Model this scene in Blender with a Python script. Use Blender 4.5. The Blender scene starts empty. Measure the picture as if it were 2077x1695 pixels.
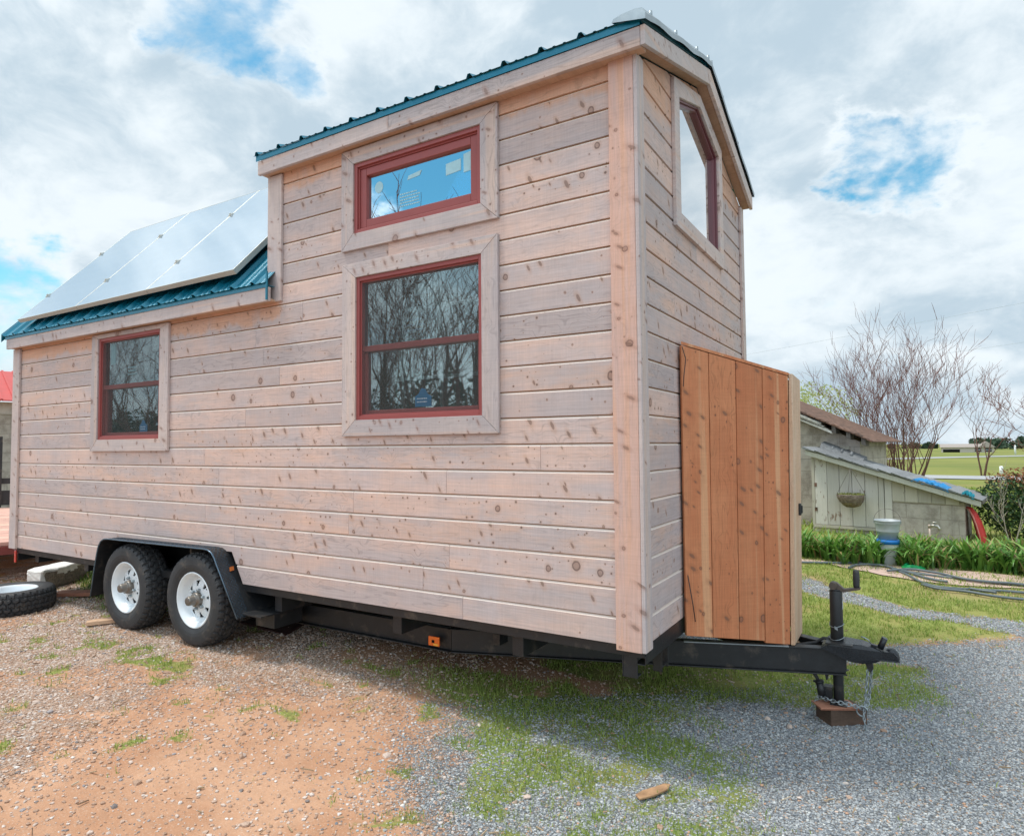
import bpy, math, random
import numpy as np
from mathutils import Vector, Matrix
R = math.radians
random.seed(7); rng = np.random.default_rng(11)
scene = bpy.context.scene
COL = scene.collection

# ------------------------------------------------------------------ camera
CAM = Vector((1.11201, -3.04194, 1.47033))
yaw, pitch, roll = 0.544605, 0.0433655, -0.0081428
sy, cy, sp, cp = math.sin(yaw), math.cos(yaw), math.sin(pitch), math.cos(pitch)
fwd = Vector((-sy*cp, cy*cp, sp)); rgt = Vector((cy, sy, 0)); upv = rgt.cross(fwd)
r2 = rgt*math.cos(roll) + upv*math.sin(roll); u2 = upv*math.cos(roll) - rgt*math.sin(roll)
cd = bpy.data.cameras.new('camera'); cam = bpy.data.objects.new('camera', cd); COL.objects.link(cam)
cam.matrix_world = Matrix(((r2.x, u2.x, -fwd.x, CAM.x), (r2.y, u2.y, -fwd.y, CAM.y), (r2.z, u2.z, -fwd.z, CAM.z), (0, 0, 0, 1)))
cd.lens = 22.867; cd.sensor_width = 36; cd.clip_start = 0.05; cd.clip_end = 5000
scene.camera = cam

# ------------------------------------------------------------------ node helper
class NT:
    def __init__(s, tree): s.t = tree; s.n = tree.nodes; s.l = tree.links
    def put(s, sock, v):
        if isinstance(v, bpy.types.NodeSocket): s.l.new(v, sock)
        elif isinstance(v, (tuple, list)):
            if sock.type == 'RGBA' and len(v) == 3: v = (*v, 1)
            sock.default_value = v
        else: sock.default_value = v
    def node(s, kind, props=None, **ins):
        nd = s.n.new(kind)
        for k, v in (props or {}).items(): setattr(nd, k, v)
        for k, v in ins.items():
            key = int(k[1:]) if k[0] == 'i' and k[1:].isdigit() else k.replace('_', ' ')
            s.put(nd.inputs[key], v)
        return nd
    def math(s, op, a, b=0.0, c=0.0, clamp=False):
        nd = s.node('ShaderNodeMath', {'operation': op, 'use_clamp': clamp}, i0=a, i1=b, i2=c); return nd.outputs[0]
    def vmath(s, op, a, b=(0, 0, 0)):
        nd = s.node('ShaderNodeVectorMath', {'operation': op}, i0=a, i1=b)
        return nd.outputs['Value'] if op in ('DOT_PRODUCT', 'LENGTH', 'DISTANCE') else nd.outputs[0]
    def mix(s, f, a, b, mode='MIX'):
        nd = s.n.new('ShaderNodeMix'); nd.data_type = 'RGBA'; nd.blend_type = mode
        s.put(nd.inputs[0], f); s.put(nd.inputs[6], a); s.put(nd.inputs[7], b); return nd.outputs[2]
    def comb(s, x, y, z): return s.node('ShaderNodeCombineXYZ', None, i0=x, i1=y, i2=z).outputs[0]
    def sep(s, v): return s.node('ShaderNodeSeparateXYZ', None, i0=v).outputs
    def noise(s, v, scale, detail=4.0, rough=0.55, dist=0.0, dim='3D'):
        nd = s.node('ShaderNodeTexNoise', {'noise_dimensions': dim}, Vector=v, Scale=scale, Detail=detail, Roughness=rough, Distortion=dist); return nd.outputs[0]
    def vor(s, v, scale, feat='F1', dim='3D', rnd=1.0):
        return s.node('ShaderNodeTexVoronoi', {'feature': feat, 'voronoi_dimensions': dim}, Vector=v, Scale=scale, Randomness=rnd)
    def ramp(s, f, lo, hi, a=0.0, b=1.0, smooth=True):
        nd = s.node('ShaderNodeMapRange', {'interpolation_type': 'SMOOTHSTEP' if smooth else 'LINEAR', 'clamp': True} if smooth else {'clamp': True}, i0=f, i1=lo, i2=hi, i3=a, i4=b); return nd.outputs[0]
    def attr(s, name): return s.node('ShaderNodeAttribute', {'attribute_name': name})
    def bump(s, h, strength=0.5, dist=0.01): return s.node('ShaderNodeBump', None, Strength=strength, Distance=dist, Height=h).outputs[0]

# ------------------------------------------------------------------ world
def build_world():
    w = bpy.data.worlds.new('World'); scene.world = w; w.use_nodes = True
    n = NT(w.node_tree); w.node_tree.nodes.clear()
    sky = n.node('ShaderNodeTexSky', {'sky_type': 'NISHITA', 'sun_disc': False, 'sun_elevation': SUN_EL, 'sun_rotation': SUN_ROT, 'air_density': 1.0, 'dust_density': 0.6, 'ozone_density': 2.0})
    d = n.node('ShaderNodeTexCoord').outputs['Generated']
    d = n.vmath('NORMALIZE', d)
    x, y, z = n.sep(d)
    zw = n.math('ADD', z, n.math('MULTIPLY', z, n.math('SUBTRACT', 1.3, z)))
    p = n.comb(x, y, zw)
    wob = n.noise(n.vmath('ADD', p, (5.2, 1.1, 0)), 3.0, 3, .5)
    p = n.vmath('ADD', p, n.vmath('MULTIPLY', n.comb(wob, n.noise(p, 3.3, 3, .5), wob), (.16, .16, .10)))
    big = n.noise(n.vmath('ADD', p, (3.1, 7.4, .3)), 1.9, 4, 0.5)
    bil = n.noise(n.vmath('ADD', p, (1.3, 2.2, 4)), 5.5, 10, 0.58)
    # openings of blue between the clouds
    wv = n.node('ShaderNodeTexNoise', None, Vector=p, Scale=5.0, Detail=8.0, Roughness=.6).outputs['Color']
    dw = n.vmath('NORMALIZE', n.vmath('ADD', d, n.vmath('MULTIPLY', n.vmath('SUBTRACT', wv, (.5, .5, .5)), (.32, .32, .20))))
    def hole(c, lo, hi):
        c = Vector(c).normalized()
        dd = n.vmath('DOT_PRODUCT', dw, tuple(c))
        return n.ramp(dd, math.cos(R(hi)), math.cos(R(lo)))
    holes = None
    for c, lo, hi, st in (((-.015, .93, .366), 1.2, 4.6, 1.2), ((.055, .931, .358), 1.2, 4.8, 1.2), ((-.70, .48, .535), 0.3, 5.5, .66), ((-.655, .56, .51), 0.2, 3.6, .55), ((-.93, .32, .15), 2.0, 8.5, 1.0), ((0.2, .9, .20), 0.0, 6.0, .8)):
        h = n.math('MULTIPLY', hole(c, lo, hi), st)
        holes = h if holes is None else n.math('MAXIMUM', holes, h)
    f = n.math('ADD', n.math('MULTIPLY', big, 0.50), n.math('MULTIPLY', bil, 0.50))
    f = n.math('ADD', f, 0.13)
    hb = n.math('MULTIPLY', holes, n.ramp(n.noise(n.vmath('MULTIPLY', d, (1, 1, 1.8)), 6.0, 9, .60, .2), .30, .66, .35, 1.20, False))
    f = n.math('SUBTRACT', f, n.math('MULTIPLY', hb, 0.27))
    f = n.math('SUBTRACT', f, n.math('MULTIPLY', hole((-.515, -.75, .425), 4.0, 11.5), 0.36))
    cover = n.ramp(f, 0.36, 0.56)
    shade = n.noise(n.vmath('ADD', p, (9.1, 1.2, 2)), 2.6, 6, 0.55, 0.2)
    shade2 = n.noise(n.vmath('ADD', p, (9.35, 1.0, 2)), 7.5, 10, 0.62, 0.2)
    sh = n.math('ADD', n.math('MULTIPLY', shade, 0.62), n.math('MULTIPLY', shade2, 0.38))
    sh = n.ramp(n.math('ADD', sh, n.ramp(f, .50, .68, .05, -.04)), 0.40, 0.60)
    cloud = n.mix(sh, CLOUD_DARK, CLOUD_LIGHT)
    # clouds behind the camera brightened as added fill light for the long wall
    south = n.ramp(n.vmath('DOT_PRODUCT', d, tuple(Vector((0.05, -.80, .60)).normalized())), -0.1, 0.9)
    hs = n.node('ShaderNodeHueSaturation', None, Hue=0.49, Saturation=1.25, Value=1.0, Fac=1.0, Color=sky.outputs[0]).outputs[0]
    blue = n.mix(1.0, hs, SKY_TINT, 'MULTIPLY')
    haze = n.ramp(z, 0.0, 0.26)
    blue = n.mix(n.math('MULTIPLY', haze, 1.0), (6.2, 7.6, 8.2), blue)
    col = n.mix(cover, blue, cloud)
    lift = n.math('ADD', 1.0, n.math('MULTIPLY', n.math('MULTIPLY', south, cover), SOUTH_GAIN))
    col = n.mix(1.0, col, n.comb(lift, lift, lift), 'MULTIPLY')
    below = n.ramp(z, -0.06, -0.01)
    col = n.mix(below, (1.6, 1.7, 1.4), col)
    bg = n.node('ShaderNodeBackground', None, Color=col, Strength=0.1)
    out = n.node('ShaderNodeOutputWorld'); n.l.new(bg.outputs[0], out.inputs[0])

SUN_EL, SUN_AZ = R(68), R(118)          # azimuth measured from +y towards -x
SUN_ROT = -SUN_AZ
CLOUD_DARK, CLOUD_LIGHT = (5.2, 6.5, 7.5), (8.7, 9.5, 10.0)
SKY_TINT = (1.35, 2.0, 1.75)
SOUTH_GAIN = 0.9
build_world()
sd = bpy.data.lights.new('sun', 'SUN'); sun = bpy.data.objects.new('sun', sd); COL.objects.link(sun)
sd.energy = 2.6; sd.angle = R(10); sd.color = (1.0, .95, .87)
sdir = Vector((-math.sin(SUN_AZ)*math.cos(SUN_EL), math.cos(SUN_AZ)*math.cos(SUN_EL), math.sin(SUN_EL)))
sun.rotation_euler = sdir.to_track_quat('Z', 'Y').to_euler()
scene.view_settings.view_transform = 'Standard'; scene.view_settings.look = 'None'
scene.view_settings.exposure = 0.05; scene.view_settings.gamma = 1.0; scene.view_settings.use_curve_mapping = False
scene.cycles.max_bounces = 6; scene.cycles.transparent_max_bounces = 12

# ------------------------------------------------------------------ mesh helpers
class MB:
    """collects polygons with a random value per board/leaf, then links them as one mesh object"""
    def __init__(s): s.v = []; s.f = []; s.r = []; s.sm = []
    def poly(s, pts, rnd=0.5, smooth=False):
        i = len(s.v); s.v += [tuple(p) for p in pts]; s.f.append(tuple(range(i, i+len(pts)))); s.r.append(rnd); s.sm.append(smooth)
    def hexa(s, c, rnd=0.5):
        """8 corners: bottom 0-3 counter-clockwise, top 4-7"""
        i = len(s.v); s.v += [tuple(p) for p in c]
        for q in ((3, 2, 1, 0), (4, 5, 6, 7), (0, 1, 5, 4), (1, 2, 6, 5), (2, 3, 7, 6), (3, 0, 4, 7)):
            s.f.append(tuple(i+k for k in q)); s.r.append(rnd); s.sm.append(False)
    def box(s, a, b, rnd=0.5):
        x0, x1 = sorted((a[0], b[0])); y0, y1 = sorted((a[1], b[1])); z0, z1 = sorted((a[2], b[2]))
        s.hexa([(x0, y0, z0), (x1, y0, z0), (x1, y1, z0), (x0, y1, z0), (x0, y0, z1), (x1, y0, z1), (x1, y1, z1), (x0, y1, z1)], rnd)
    def obox(s, c, ax, ay, az, rnd=0.5):
        c = Vector(c); ax = Vector(ax); ay = Vector(ay); az = Vector(az)
        s.hexa([c-ax-ay-az, c+ax-ay-az, c+ax+ay-az, c-ax+ay-az, c-ax-ay+az, c+ax-ay+az, c+ax+ay+az, c-ax+ay+az], rnd)
    def beam(s, a, b, w, h, rnd=0.5, up=(0, 0, 1)):
        a = Vector(a); b = Vector(b); d = (b-a); L = d.length; d.normalize()
        u = Vector(up); sd_ = d.cross(u).normalized(); u = sd_.cross(d)
        s.obox((a+b)/2, d*L/2, sd_*w/2, u*h/2, rnd)
    def prism(s, poly, off, rnd=0.5):
        """closed polygon of 3-D points swept by the vector off"""
        n = len(poly); i = len(s.v); off = Vector(off)
        s.v += [tuple(p) for p in poly] + [tuple(Vector(p)+off) for p in poly]
        fs = [tuple(range(i+n-1, i-1, -1)), tuple(range(i+n, i+2*n))] + [(i+k, i+(k+1) % n, i+n+(k+1) % n, i+n+k) for k in range(n)]
        for q in fs: s.f.append(q); s.r.append(rnd); s.sm.append(False)
    def tube(s, pts, rad, n=8, rnd=0.5, caps=True, closed=False):
        P = [Vector(p) for p in pts]; m = len(P)
        if not isinstance(rad, (list, tuple)): rad = [rad]*m
        base = len(s.v); prev = None
        for k in range(m):
            t = (P[(k+1) % m]-P[k-1]) if closed else (P[min(k+1, m-1)]-P[max(k-1, 0)])
            t = t.normalized() if t.length > 1e-9 else Vector((0, 0, 1))
            if prev is None:
                a = t.cross(Vector((0, 0, 1)))
                if a.length < .1: a = t.cross(Vector((1, 0, 0)))
            else: a = prev-t*prev.dot(t)
            a.normalize(); prev = a; b = t.cross(a)
            for q in range(n):
                an = 2*math.pi*q/n; s.v.append(tuple(P[k]+(a*math.cos(an)+b*math.sin(an))*rad[k]))
        for k in range(m if closed else m-1):
            k2 = (k+1) % m
            for q in range(n):
                s.f.append((base+k*n+q, base+k*n+(q+1) % n, base+k2*n+(q+1) % n, base+k2*n+q)); s.r.append(rnd); s.sm.append(True)
        if caps and not closed:
            s.f.append(tuple(base+q for q in range(n-1, -1, -1))); s.r.append(rnd); s.sm.append(False)
            s.f.append(tuple(base+(m-1)*n+q for q in range(n))); s.r.append(rnd); s.sm.append(False)
    def lathe(s, prof, c=(0, 0, 0), axis='Z', n=24, rnd=0.5, smooth=True, skip=None):
        """prof: (radius, height) pairs"""
        base = len(s.v); m = len(prof)
        for r, h in prof:
            for q in range(n):
                an = 2*math.pi*q/n; a, b = r*math.cos(an), r*math.sin(an)
                p = (a, b, h) if axis == 'Z' else ((a, h, b) if axis == 'Y' else (h, a, b))
                s.v.append((p[0]+c[0], p[1]+c[1], p[2]+c[2]))
        for k in range(m-1):
            for q in range(n):
                if skip and skip(k, q): continue
                s.f.append((base+k*n+q, base+k*n+(q+1) % n, base+(k+1)*n+(q+1) % n, base+(k+1)*n+q)); s.r.append(rnd); s.sm.append(smooth)
    def build(s, name, mat, parent=None, bevel=0, at=None):
        me = bpy.data.meshes.new(name); me.from_pydata(s.v, [], s.f)
        a = me.attributes.new('rnd', 'FLOAT', 'FACE'); a.data.foreach_set('value', np.array(s.r, np.float32))
        me.polygons.foreach_set('use_smooth', np.array(s.sm, bool))
        me.materials.append(mat); me.update()
        o = bpy.data.objects.new(name, me); COL.objects.link(o)
        if parent is not None: attach(o, parent)
        if bevel:
            b = o.modifiers.new('bevel', 'BEVEL'); b.width = bevel; b.segments = 2; b.limit_method = 'ANGLE'; b.angle_limit = R(40)
        return o

def attach(o, parent):
    """parents o; things built in place keep world coordinates in their meshes ('_w' holds the parent's world position)"""
    o.parent = parent
    w = parent.get('_w')
    if w is not None:
        o.matrix_parent_inverse = Matrix.Translation(Vector(w)).inverted(); o['_w'] = (0.0, 0.0, 0.0)

def thing(name, label, cat, loc=(0, 0, 0), group=None, rot=None, inplace=True):
    o = bpy.data.objects.new(name, None); COL.objects.link(o); o.location = loc; o.empty_display_size = .1
    if rot: o.rotation_euler = rot
    if inplace: o['_w'] = tuple(float(q) for q in loc)
    o['label'] = label; o['category'] = cat
    if group: o['group'] = group
    return o
def part_empty(name, parent, loc=(0, 0, 0)):
    """a part whose own pieces are built round its origin"""
    o = bpy.data.objects.new(name, None); COL.objects.link(o); o.location = loc; o.empty_display_size = .05
    attach(o, parent)
    if '_w' in o: del o['_w']
    return o
def tag(o, label, cat, group=None):
    o['label'] = label; o['category'] = cat
    if group: o['group'] = group
    return o
def struct(o, kind='structure'): o['kind'] = kind; return o
def kids(o): return [c for c in bpy.data.objects if c.parent == o]
def copy_tree(o, parent=None):
    c = o.copy(); COL.objects.link(c)
    if parent is not None: c.parent = parent; c.matrix_parent_inverse = o.matrix_parent_inverse.copy()
    for ch in kids(o): copy_tree(ch, c)
    return c

def clip(poly, a, b, c):
    """keeps the part of a 2-D polygon where a*x+b*y <= c"""
    out = []
    for i in range(len(poly)):
        p, q = poly[i], poly[(i+1) % len(poly)]
        dp, dq = a*p[0]+b*p[1]-c, a*q[0]+b*q[1]-c
        if dp <= 1e-9: out.append(p)
        if (dp < -1e-9 and dq > 1e-9) or (dp > 1e-9 and dq < -1e-9):
            t = dp/(dp-dq); out.append((p[0]+(q[0]-p[0])*t, p[1]+(q[1]-p[1])*t))
    return out
def area(p): return abs(sum(p[i][0]*p[(i+1) % len(p)][1]-p[(i+1) % len(p)][0]*p[i][1] for i in range(len(p))))/2 if len(p) > 2 else 0
def halfplanes(conv):
    """edges of a counter-clockwise convex polygon as inside half planes"""
    hs = []
    for i in range(len(conv)):
        p, q = conv[i], conv[(i+1) % len(conv)]
        nx, ny = q[1]-p[1], -(q[0]-p[0]); hs.append((nx, ny, nx*p[0]+ny*p[1]))
    return hs
def subtract(polys, conv):
    out = []
    for p in polys:
        for a, b, c in halfplanes(conv):
            o = clip(p, -a, -b, -c)
            if area(o) > 1e-6: out.append(o)
            p = clip(p, a, b, c)
            if area(p) < 1e-6: p = []; break
    return out
def inside(polys, conv):
    out = []
    for p in polys:
        for a, b, c in halfplanes(conv):
            p = clip(p, a, b, c)
            if area(p) < 1e-6: p = None; break
        if p: out.append(p)
    return out

# value noise for scattering and masks
_lat = rng.random((256, 256))
def vnoise(x, y, s=1.0, o=0):
    x = np.asarray(x, float)*s+o*17.13; y = np.asarray(y, float)*s+o*7.77
    xi = np.floor(x).astype(int); yi = np.floor(y).astype(int); fx = x-xi; fy = y-yi
    fx = fx*fx*(3-2*fx); fy = fy*fy*(3-2*fy)
    g = lambda a, b: _lat[a % 256, b % 256]
    return (g(xi, yi)*(1-fx)+g(xi+1, yi)*fx)*(1-fy)+(g(xi, yi+1)*(1-fx)+g(xi+1, yi+1)*fx)*fy
def fbm(x, y, s=1.0, o=0, n=4):
    t = 0; a = .5; k = 0
    for i in range(n): t = t+a*vnoise(x, y, s*2**i, o+i*3); k += a; a *= .55
    return t/k
def ss(x, a, b):
    t = np.clip((np.asarray(x, float)-a)/(b-a), 0, 1); return t*t*(3-2*t)

# ------------------------------------------------------------------ materials
def new_mat(name):
    m = bpy.data.materials.new(name); m.use_nodes = True; n = NT(m.node_tree); b = m.node_tree.nodes['Principled BSDF']; return m, n, b
def plain(name, col, rough=.6, metal=0.0, spec=.4, var=.12, scale=9.0, bump=.0, bscale=60.0, coat=0.0, dirt=None, emit=None):
    m, n, b = new_mat(name)
    tc = n.node('ShaderNodeTexCoord').outputs['Object']
    f = n.noise(tc, scale, 5, .6)
    rnd = n.attr('rnd').outputs['Fac']
    k = n.math('ADD', n.ramp(f, .25, .75, 1-var, 1+var, False), n.math('MULTIPLY', n.math('SUBTRACT', rnd, .5), var*1.2))
    c = n.mix(1.0, col, n.comb(k, k, k), 'MULTIPLY')
    if dirt:
        dn = n.noise(tc, scale*.7, 6, .65); dm = n.ramp(dn, dirt[1], dirt[1]+.2); c = n.mix(dm, c, dirt[0])
    n.put(b.inputs['Base Color'], c); n.put(b.inputs['Roughness'], n.ramp(n.noise(tc, scale*2, 4), .2, .8, rough*.85, min(1, rough*1.15), False))
    b.inputs['Metallic'].default_value = metal; b.inputs['Specular IOR Level'].default_value = spec; b.inputs['Coat Weight'].default_value = coat
    if bump: n.put(b.inputs['Normal'], n.bump(n.noise(tc, bscale, 5, .6), bump, .01))
    return m

def wood(name, grain, grey, pink, fresh, mode='weathered', rough=.78, knots=1.0, gcolor=.5):
    m, n, b = new_mat(name)
    tc = n.node('ShaderNodeTexCoord').outputs['Object']; x, y, z = n.sep(tc)
    rnd = n.attr('rnd').outputs['Fac']
    lit_bevel = n.math('GREATER_THAN', rnd, 1.5); rnd = n.math('FRACT', rnd)
    wn = n.node('ShaderNodeTexWhiteNoise', {'noise_dimensions': '1D'}, W=n.math('MULTIPLY', rnd, 91.7))
    r1 = wn.outputs['Value']; wc = n.sep(wn.outputs['Color'])
    g, c, e = {'X': (x, z, y), 'Y': (y, z, x), 'Z': (z, n.math('ADD', x, y), n.math('SUBTRACT', x, y))}[grain]
    off = n.math('MULTIPLY', rnd, 53.0)
    go = n.math('ADD', g, off); co = n.math('ADD', c, n.math('MULTIPLY', off, .37))
    v = n.comb(go, co, e)
    # tone of the board, weather streaks, grain lines
    fine = n.noise(n.comb(n.math('MULTIPLY', go, 2.2), n.math('MULTIPLY', co, 95.0), n.math('MULTIPLY', e, 95.0)), 1.0, 5, .65)
    K0 = n.vor(n.comb(go, n.math('MULTIPLY', co, .9), 0), 6.2, dim='2D').outputs['Distance']
    bend = n.math('MULTIPLY', n.ramp(K0, .34, .0), .16)
    wav = n.noise(n.comb(n.math('MULTIPLY', go, 1.1), n.math('ADD', n.math('MULTIPLY', co, 9.0), n.math('MULTIPLY', bend, 2.2)), e), 1.0, 3, .5)
    ring = n.math('FRACT', n.math('MULTIPLY', wav, 13.0))
    ring = n.math('ABSOLUTE', n.math('SUBTRACT', ring, .5))
    band = n.noise(n.comb(n.math('MULTIPLY', go, .7), n.math('MULTIPLY', co, 6.0), e), 1.3, 4, .6)
    saw = n.noise(n.comb(n.math('MULTIPLY', go, 130.0), n.math('MULTIPLY', co, 5.0), e), 1.0, 3, .6)   # band-saw marks across the board
    blot = n.noise(tc, 2.3, 5, .6)
    pk = n.math('ADD', n.math('MULTIPLY', band, .5), n.math('MULTIPLY', blot, .5))
    pk = n.math('ADD', pk, n.math('MULTIPLY', n.math('SUBTRACT', wc[0], .5), .12))
    col = n.mix(n.ramp(pk, .41, .66), grey, pink)
    if mode == 'weathered':
        # boards under the eaves, out of the rain, keep their fresh colour
        lowz = n.math('MULTIPLY', n.ramp(z, 2.24, 2.47), n.ramp(n.math('MULTIPLY', x, -1.0), 2.5, 2.72))
        lowz = n.math('MULTIPLY', lowz, n.ramp(z, 2.62, 2.50))
        prot = n.math('MAXIMUM', lowz, n.ramp(z, 3.16, 3.40))
        ed = n.noise(n.comb(n.math('MULTIPLY', go, 5.0), n.math('MULTIPLY', z, 2.5), e), 1.0, 5, .65)
        prot = n.ramp(n.math('ADD', prot, n.math('MULTIPLY', n.math('SUBTRACT', ed, .5), 1.3)), .45, .80)
        col = n.mix(n.math('MULTIPLY', prot, .62), col, fresh)
    else:
        col = n.mix(n.ramp(n.noise(n.comb(n.math('MULTIPLY', go, .5), n.math('MULTIPLY', co, 16.0), e), 1.0, 2, .5), .52, .66, 0, .75), col, fresh)
    if mode == 'weathered':
        # patches where the silvering has washed off and the warm wood shows
        wash = n.noise(n.comb(n.math('MULTIPLY', go, 1.6), n.math('MULTIPLY', co, 7.0), e), 1.0, 5, .7)
        col = n.mix(n.math('MULTIPLY', n.ramp(n.math('ADD', wash, n.math('MULTIPLY', n.math('SUBTRACT', wc[2], .5), .3)), .56, .74), .45), col, (.72, .44, .31))
        silver = n.noise(n.vmath('MULTIPLY', tc, (3.0, 3.0, .8)), 1.0, 6, .65)
        col = n.mix(n.ramp(silver, .52, .72, 0, .45), col, (.50, .44, .45))
    tone = n.math('ADD', .90, n.math('MULTIPLY', r1, .16))
    tone = n.math('MULTIPLY', tone, n.ramp(fine, .25, .75, .88, 1.10, False))
    tone = n.math('MULTIPLY', tone, n.ramp(ring, .0, .16, n.math('ADD', .80, n.math('MULTIPLY', wc[1], .18)), 1.0))
    tone = n.math('MULTIPLY', tone, n.ramp(saw, .3, .7, .95, 1.04, False))
    tone = n.math('MULTIPLY', tone, n.ramp(n.noise(tc, 6.0, 6, .7), .3, .75, .93, 1.06, False))
    col = n.mix(1.0, col, n.comb(tone, tone, tone), 'MULTIPLY')
    # knots: round ones with a warm halo, pin knots in strings, slanting spike knots
    kv = n.comb(n.math('ADD', go, n.math('MULTIPLY', band, .02)), n.math('MULTIPLY', co, .9), 0)
    V = n.vor(kv, 6.2, dim='2D'); dist = V.outputs['Distance']; vc = n.sep(V.outputs['Color'])
    ex = n.ramp(n.math('ADD', vc[0], n.math('MULTIPLY', n.math('SUBTRACT', wc[1], .5), 1.1)), .68, .70)
    rad = n.math('ADD', .028, n.math('MULTIPLY', n.math('POWER', vc[1], 3.0), .12))
    wob = n.math('MULTIPLY', n.math('SUBTRACT', n.noise(v, 40, 2), .5), .05)
    dd = n.math('DIVIDE', n.math('ADD', dist, wob), rad)
    halo = n.math('MULTIPLY', n.ramp(dd, 2.3, .9), ex); core = n.math('MULTIPLY', n.ramp(dd, 1.05, .75), ex); rim = n.math('MULTIPLY', n.ramp(n.math('ABSOLUTE', n.math('SUBTRACT', dd, .85)), .28, .08), ex)
    V2 = n.vor(n.comb(go, co, 0), 21.0, dim='2D'); v2 = n.sep(V2.outputs['Color'])
    strg = n.noise(n.comb(n.math('MULTIPLY', go, 1.6), n.math('MULTIPLY', co, 5.0), 0), 1.0, 3, .6)
    ex2 = n.math('MULTIPLY', n.ramp(n.math('ADD', strg, n.math('MULTIPLY', n.math('SUBTRACT', wc[2], .5), .62)), .52, .60), n.ramp(v2[0], .62, .64))
    d2 = n.math('DIVIDE', V2.outputs['Distance'], n.math('ADD', .030, n.math('MULTIPLY', n.math('MULTIPLY', v2[1], v2[1]), .13)))
    pin = n.math('MULTIPLY', n.ramp(d2, 1.15, .7), ex2); pinh = n.math('MULTIPLY', n.ramp(d2, 2.6, 1.0), ex2)
    sv = n.comb(n.math('ADD', n.math('MULTIPLY', go, 11.0), n.math('MULTIPLY', co, 4.5)), n.math('MULTIPLY', co, 5.5), 0)
    V3 = n.vor(sv, 1.0, dim='2D'); v3 = n.sep(V3.outputs['Color'])
    ex3 = n.ramp(n.math('ADD', v3[0], n.math('MULTIPLY', n.math('SUBTRACT', n.math('FRACT', n.math('MULTIPLY', r1, 7.3)), .5), .8)), .78, .80)
    d3 = n.math('DIVIDE', n.math('ADD', V3.outputs['Distance'], n.math('MULTIPLY', wob, 2.0)), n.math('ADD', .06, n.math('MULTIPLY', v3[1], .10)))
    spk = n.math('MULTIPLY', n.ramp(d3, 1.0, .6), ex3); spkh = n.math('MULTIPLY', n.ramp(d3, 2.4, .9), ex3)
    hal = n.math('MAXIMUM', n.math('MAXIMUM', halo, pinh), spkh)
    col = n.mix(n.math('MULTIPLY', hal, .30*knots), col, KN_HALO if mode == 'weathered' else KN_HALO2)
    col = n.mix(n.math('MULTIPLY', core, .46*knots), col, KN_CORE)
    col = n.mix(n.math('MULTIPLY', rim, .52*knots), col, KN_DARK)
    col = n.mix(n.math('MULTIPLY', pin, .70*knots), col, KN_DARK)
    col = n.mix(n.math('MULTIPLY', spk, .62*knots), col, (.15, .085, .062))
    if mode == 'weathered': col = n.mix(n.math('MULTIPLY', lit_bevel, .6), col, (.86, .76, .66))   # sky highlight on each board's bevel, painted in as paler fresh wood
    n.put(b.inputs['Base Color'], col); b.inputs['Roughness'].default_value = rough; b.inputs['Specular IOR Level'].default_value = .25
    h = n.math('ADD', n.math('MULTIPLY', fine, .6), n.math('MULTIPLY', saw, .3)); h = n.math('SUBTRACT', h, n.math('MULTIPLY', rim, .6))
    n.put(b.inputs['Normal'], n.bump(h, .35, .004))
    return m
KN_HALO, KN_HALO2, KN_CORE, KN_DARK = (.46, .25, .15), (.30, .11, .05), (.20, .105, .075), (.07, .042, .036)
GREY, PINK, FRESH = (.515, .425, .41), (.65, .46, .39), (.68, .345, .19)
M = {}
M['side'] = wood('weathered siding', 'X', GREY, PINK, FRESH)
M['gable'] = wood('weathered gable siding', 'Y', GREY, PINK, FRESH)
M['trimX'] = wood('weathered trim board', 'X', (.47, .405, .40), (.56, .455, .42), (.62, .44, .36), mode='board', knots=.8)
M['trimY'] = wood('gable trim board', 'Y', (.54, .46, .44), (.62, .48, .43), (.62, .44, .36), mode='board', knots=.7)
M['trimZ'] = wood('upright trim board', 'Z', (.48, .41, .405), (.57, .46, .42), (.60, .45, .38), mode='board', knots=.8)
M['corner'] = wood('fresh corner board', 'Z', (.60, .405, .35), (.66, .40, .31), (.68, .385, .26), mode='board', knots=.8)
M['cedar'] = wood('red cedar boards', 'Z', (.53, .185, .082), (.59, .235, .11), (.68, .37, .20), mode='board', rough=.6)
M['cedar_pale'] = wood('pale cedar edge board', 'Z', (.66, .42, .27), (.70, .50, .36), (.76, .58, .42), mode='board', rough=.6, knots=.3)
M['soffit'] = wood('soffit board', 'Y', (.50, .30, .20), (.54, .33, .22), (.56, .36, .25), mode='board', knots=.5)
M['scrap'] = wood('cut lumber', 'X', (.58, .38, .25), (.62, .40, .26), (.64, .42, .26), mode='board')
M['old_block'] = wood('old timber', 'X', (.115, .075, .055), (.16, .10, .07), (.20, .13, .09), mode='board', knots=.6)
M['redwood'] = wood('reddish board', 'X', (.40, .17, .11), (.46, .22, .14), (.5, .26, .17), mode='board', knots=.4)
M['teal'] = plain('teal painted steel', (.005, .165, .25), .32, .25, .6, .12, 5)
M['galv'] = plain('galvanised steel', (.33, .37, .39), .42, .75, .5, .14, 14)
M['black'] = plain('black painted steel', (.016, .017, .019), .42, .0, .5, .3, 12, .15, 180, dirt=((.085, .068, .055), .54))
M['coupler'] = plain('satin black steel', (.014, .017, .022), .28, .2, .6, .2, 20)
M['rubber'] = plain('tyre rubber', (.033, .034, .037), .62, 0, .45, .2, 16, .1, 150, dirt=((.095, .080, .068), .52))
M['rimwhite'] = plain('white wheel enamel', (.72, .76, .79), .3, 0, .5, .04, 10, coat=.3)
M['hub'] = plain('greasy hub metal', (.20, .18, .16), .42, .7, .5, .2, 30)
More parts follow.
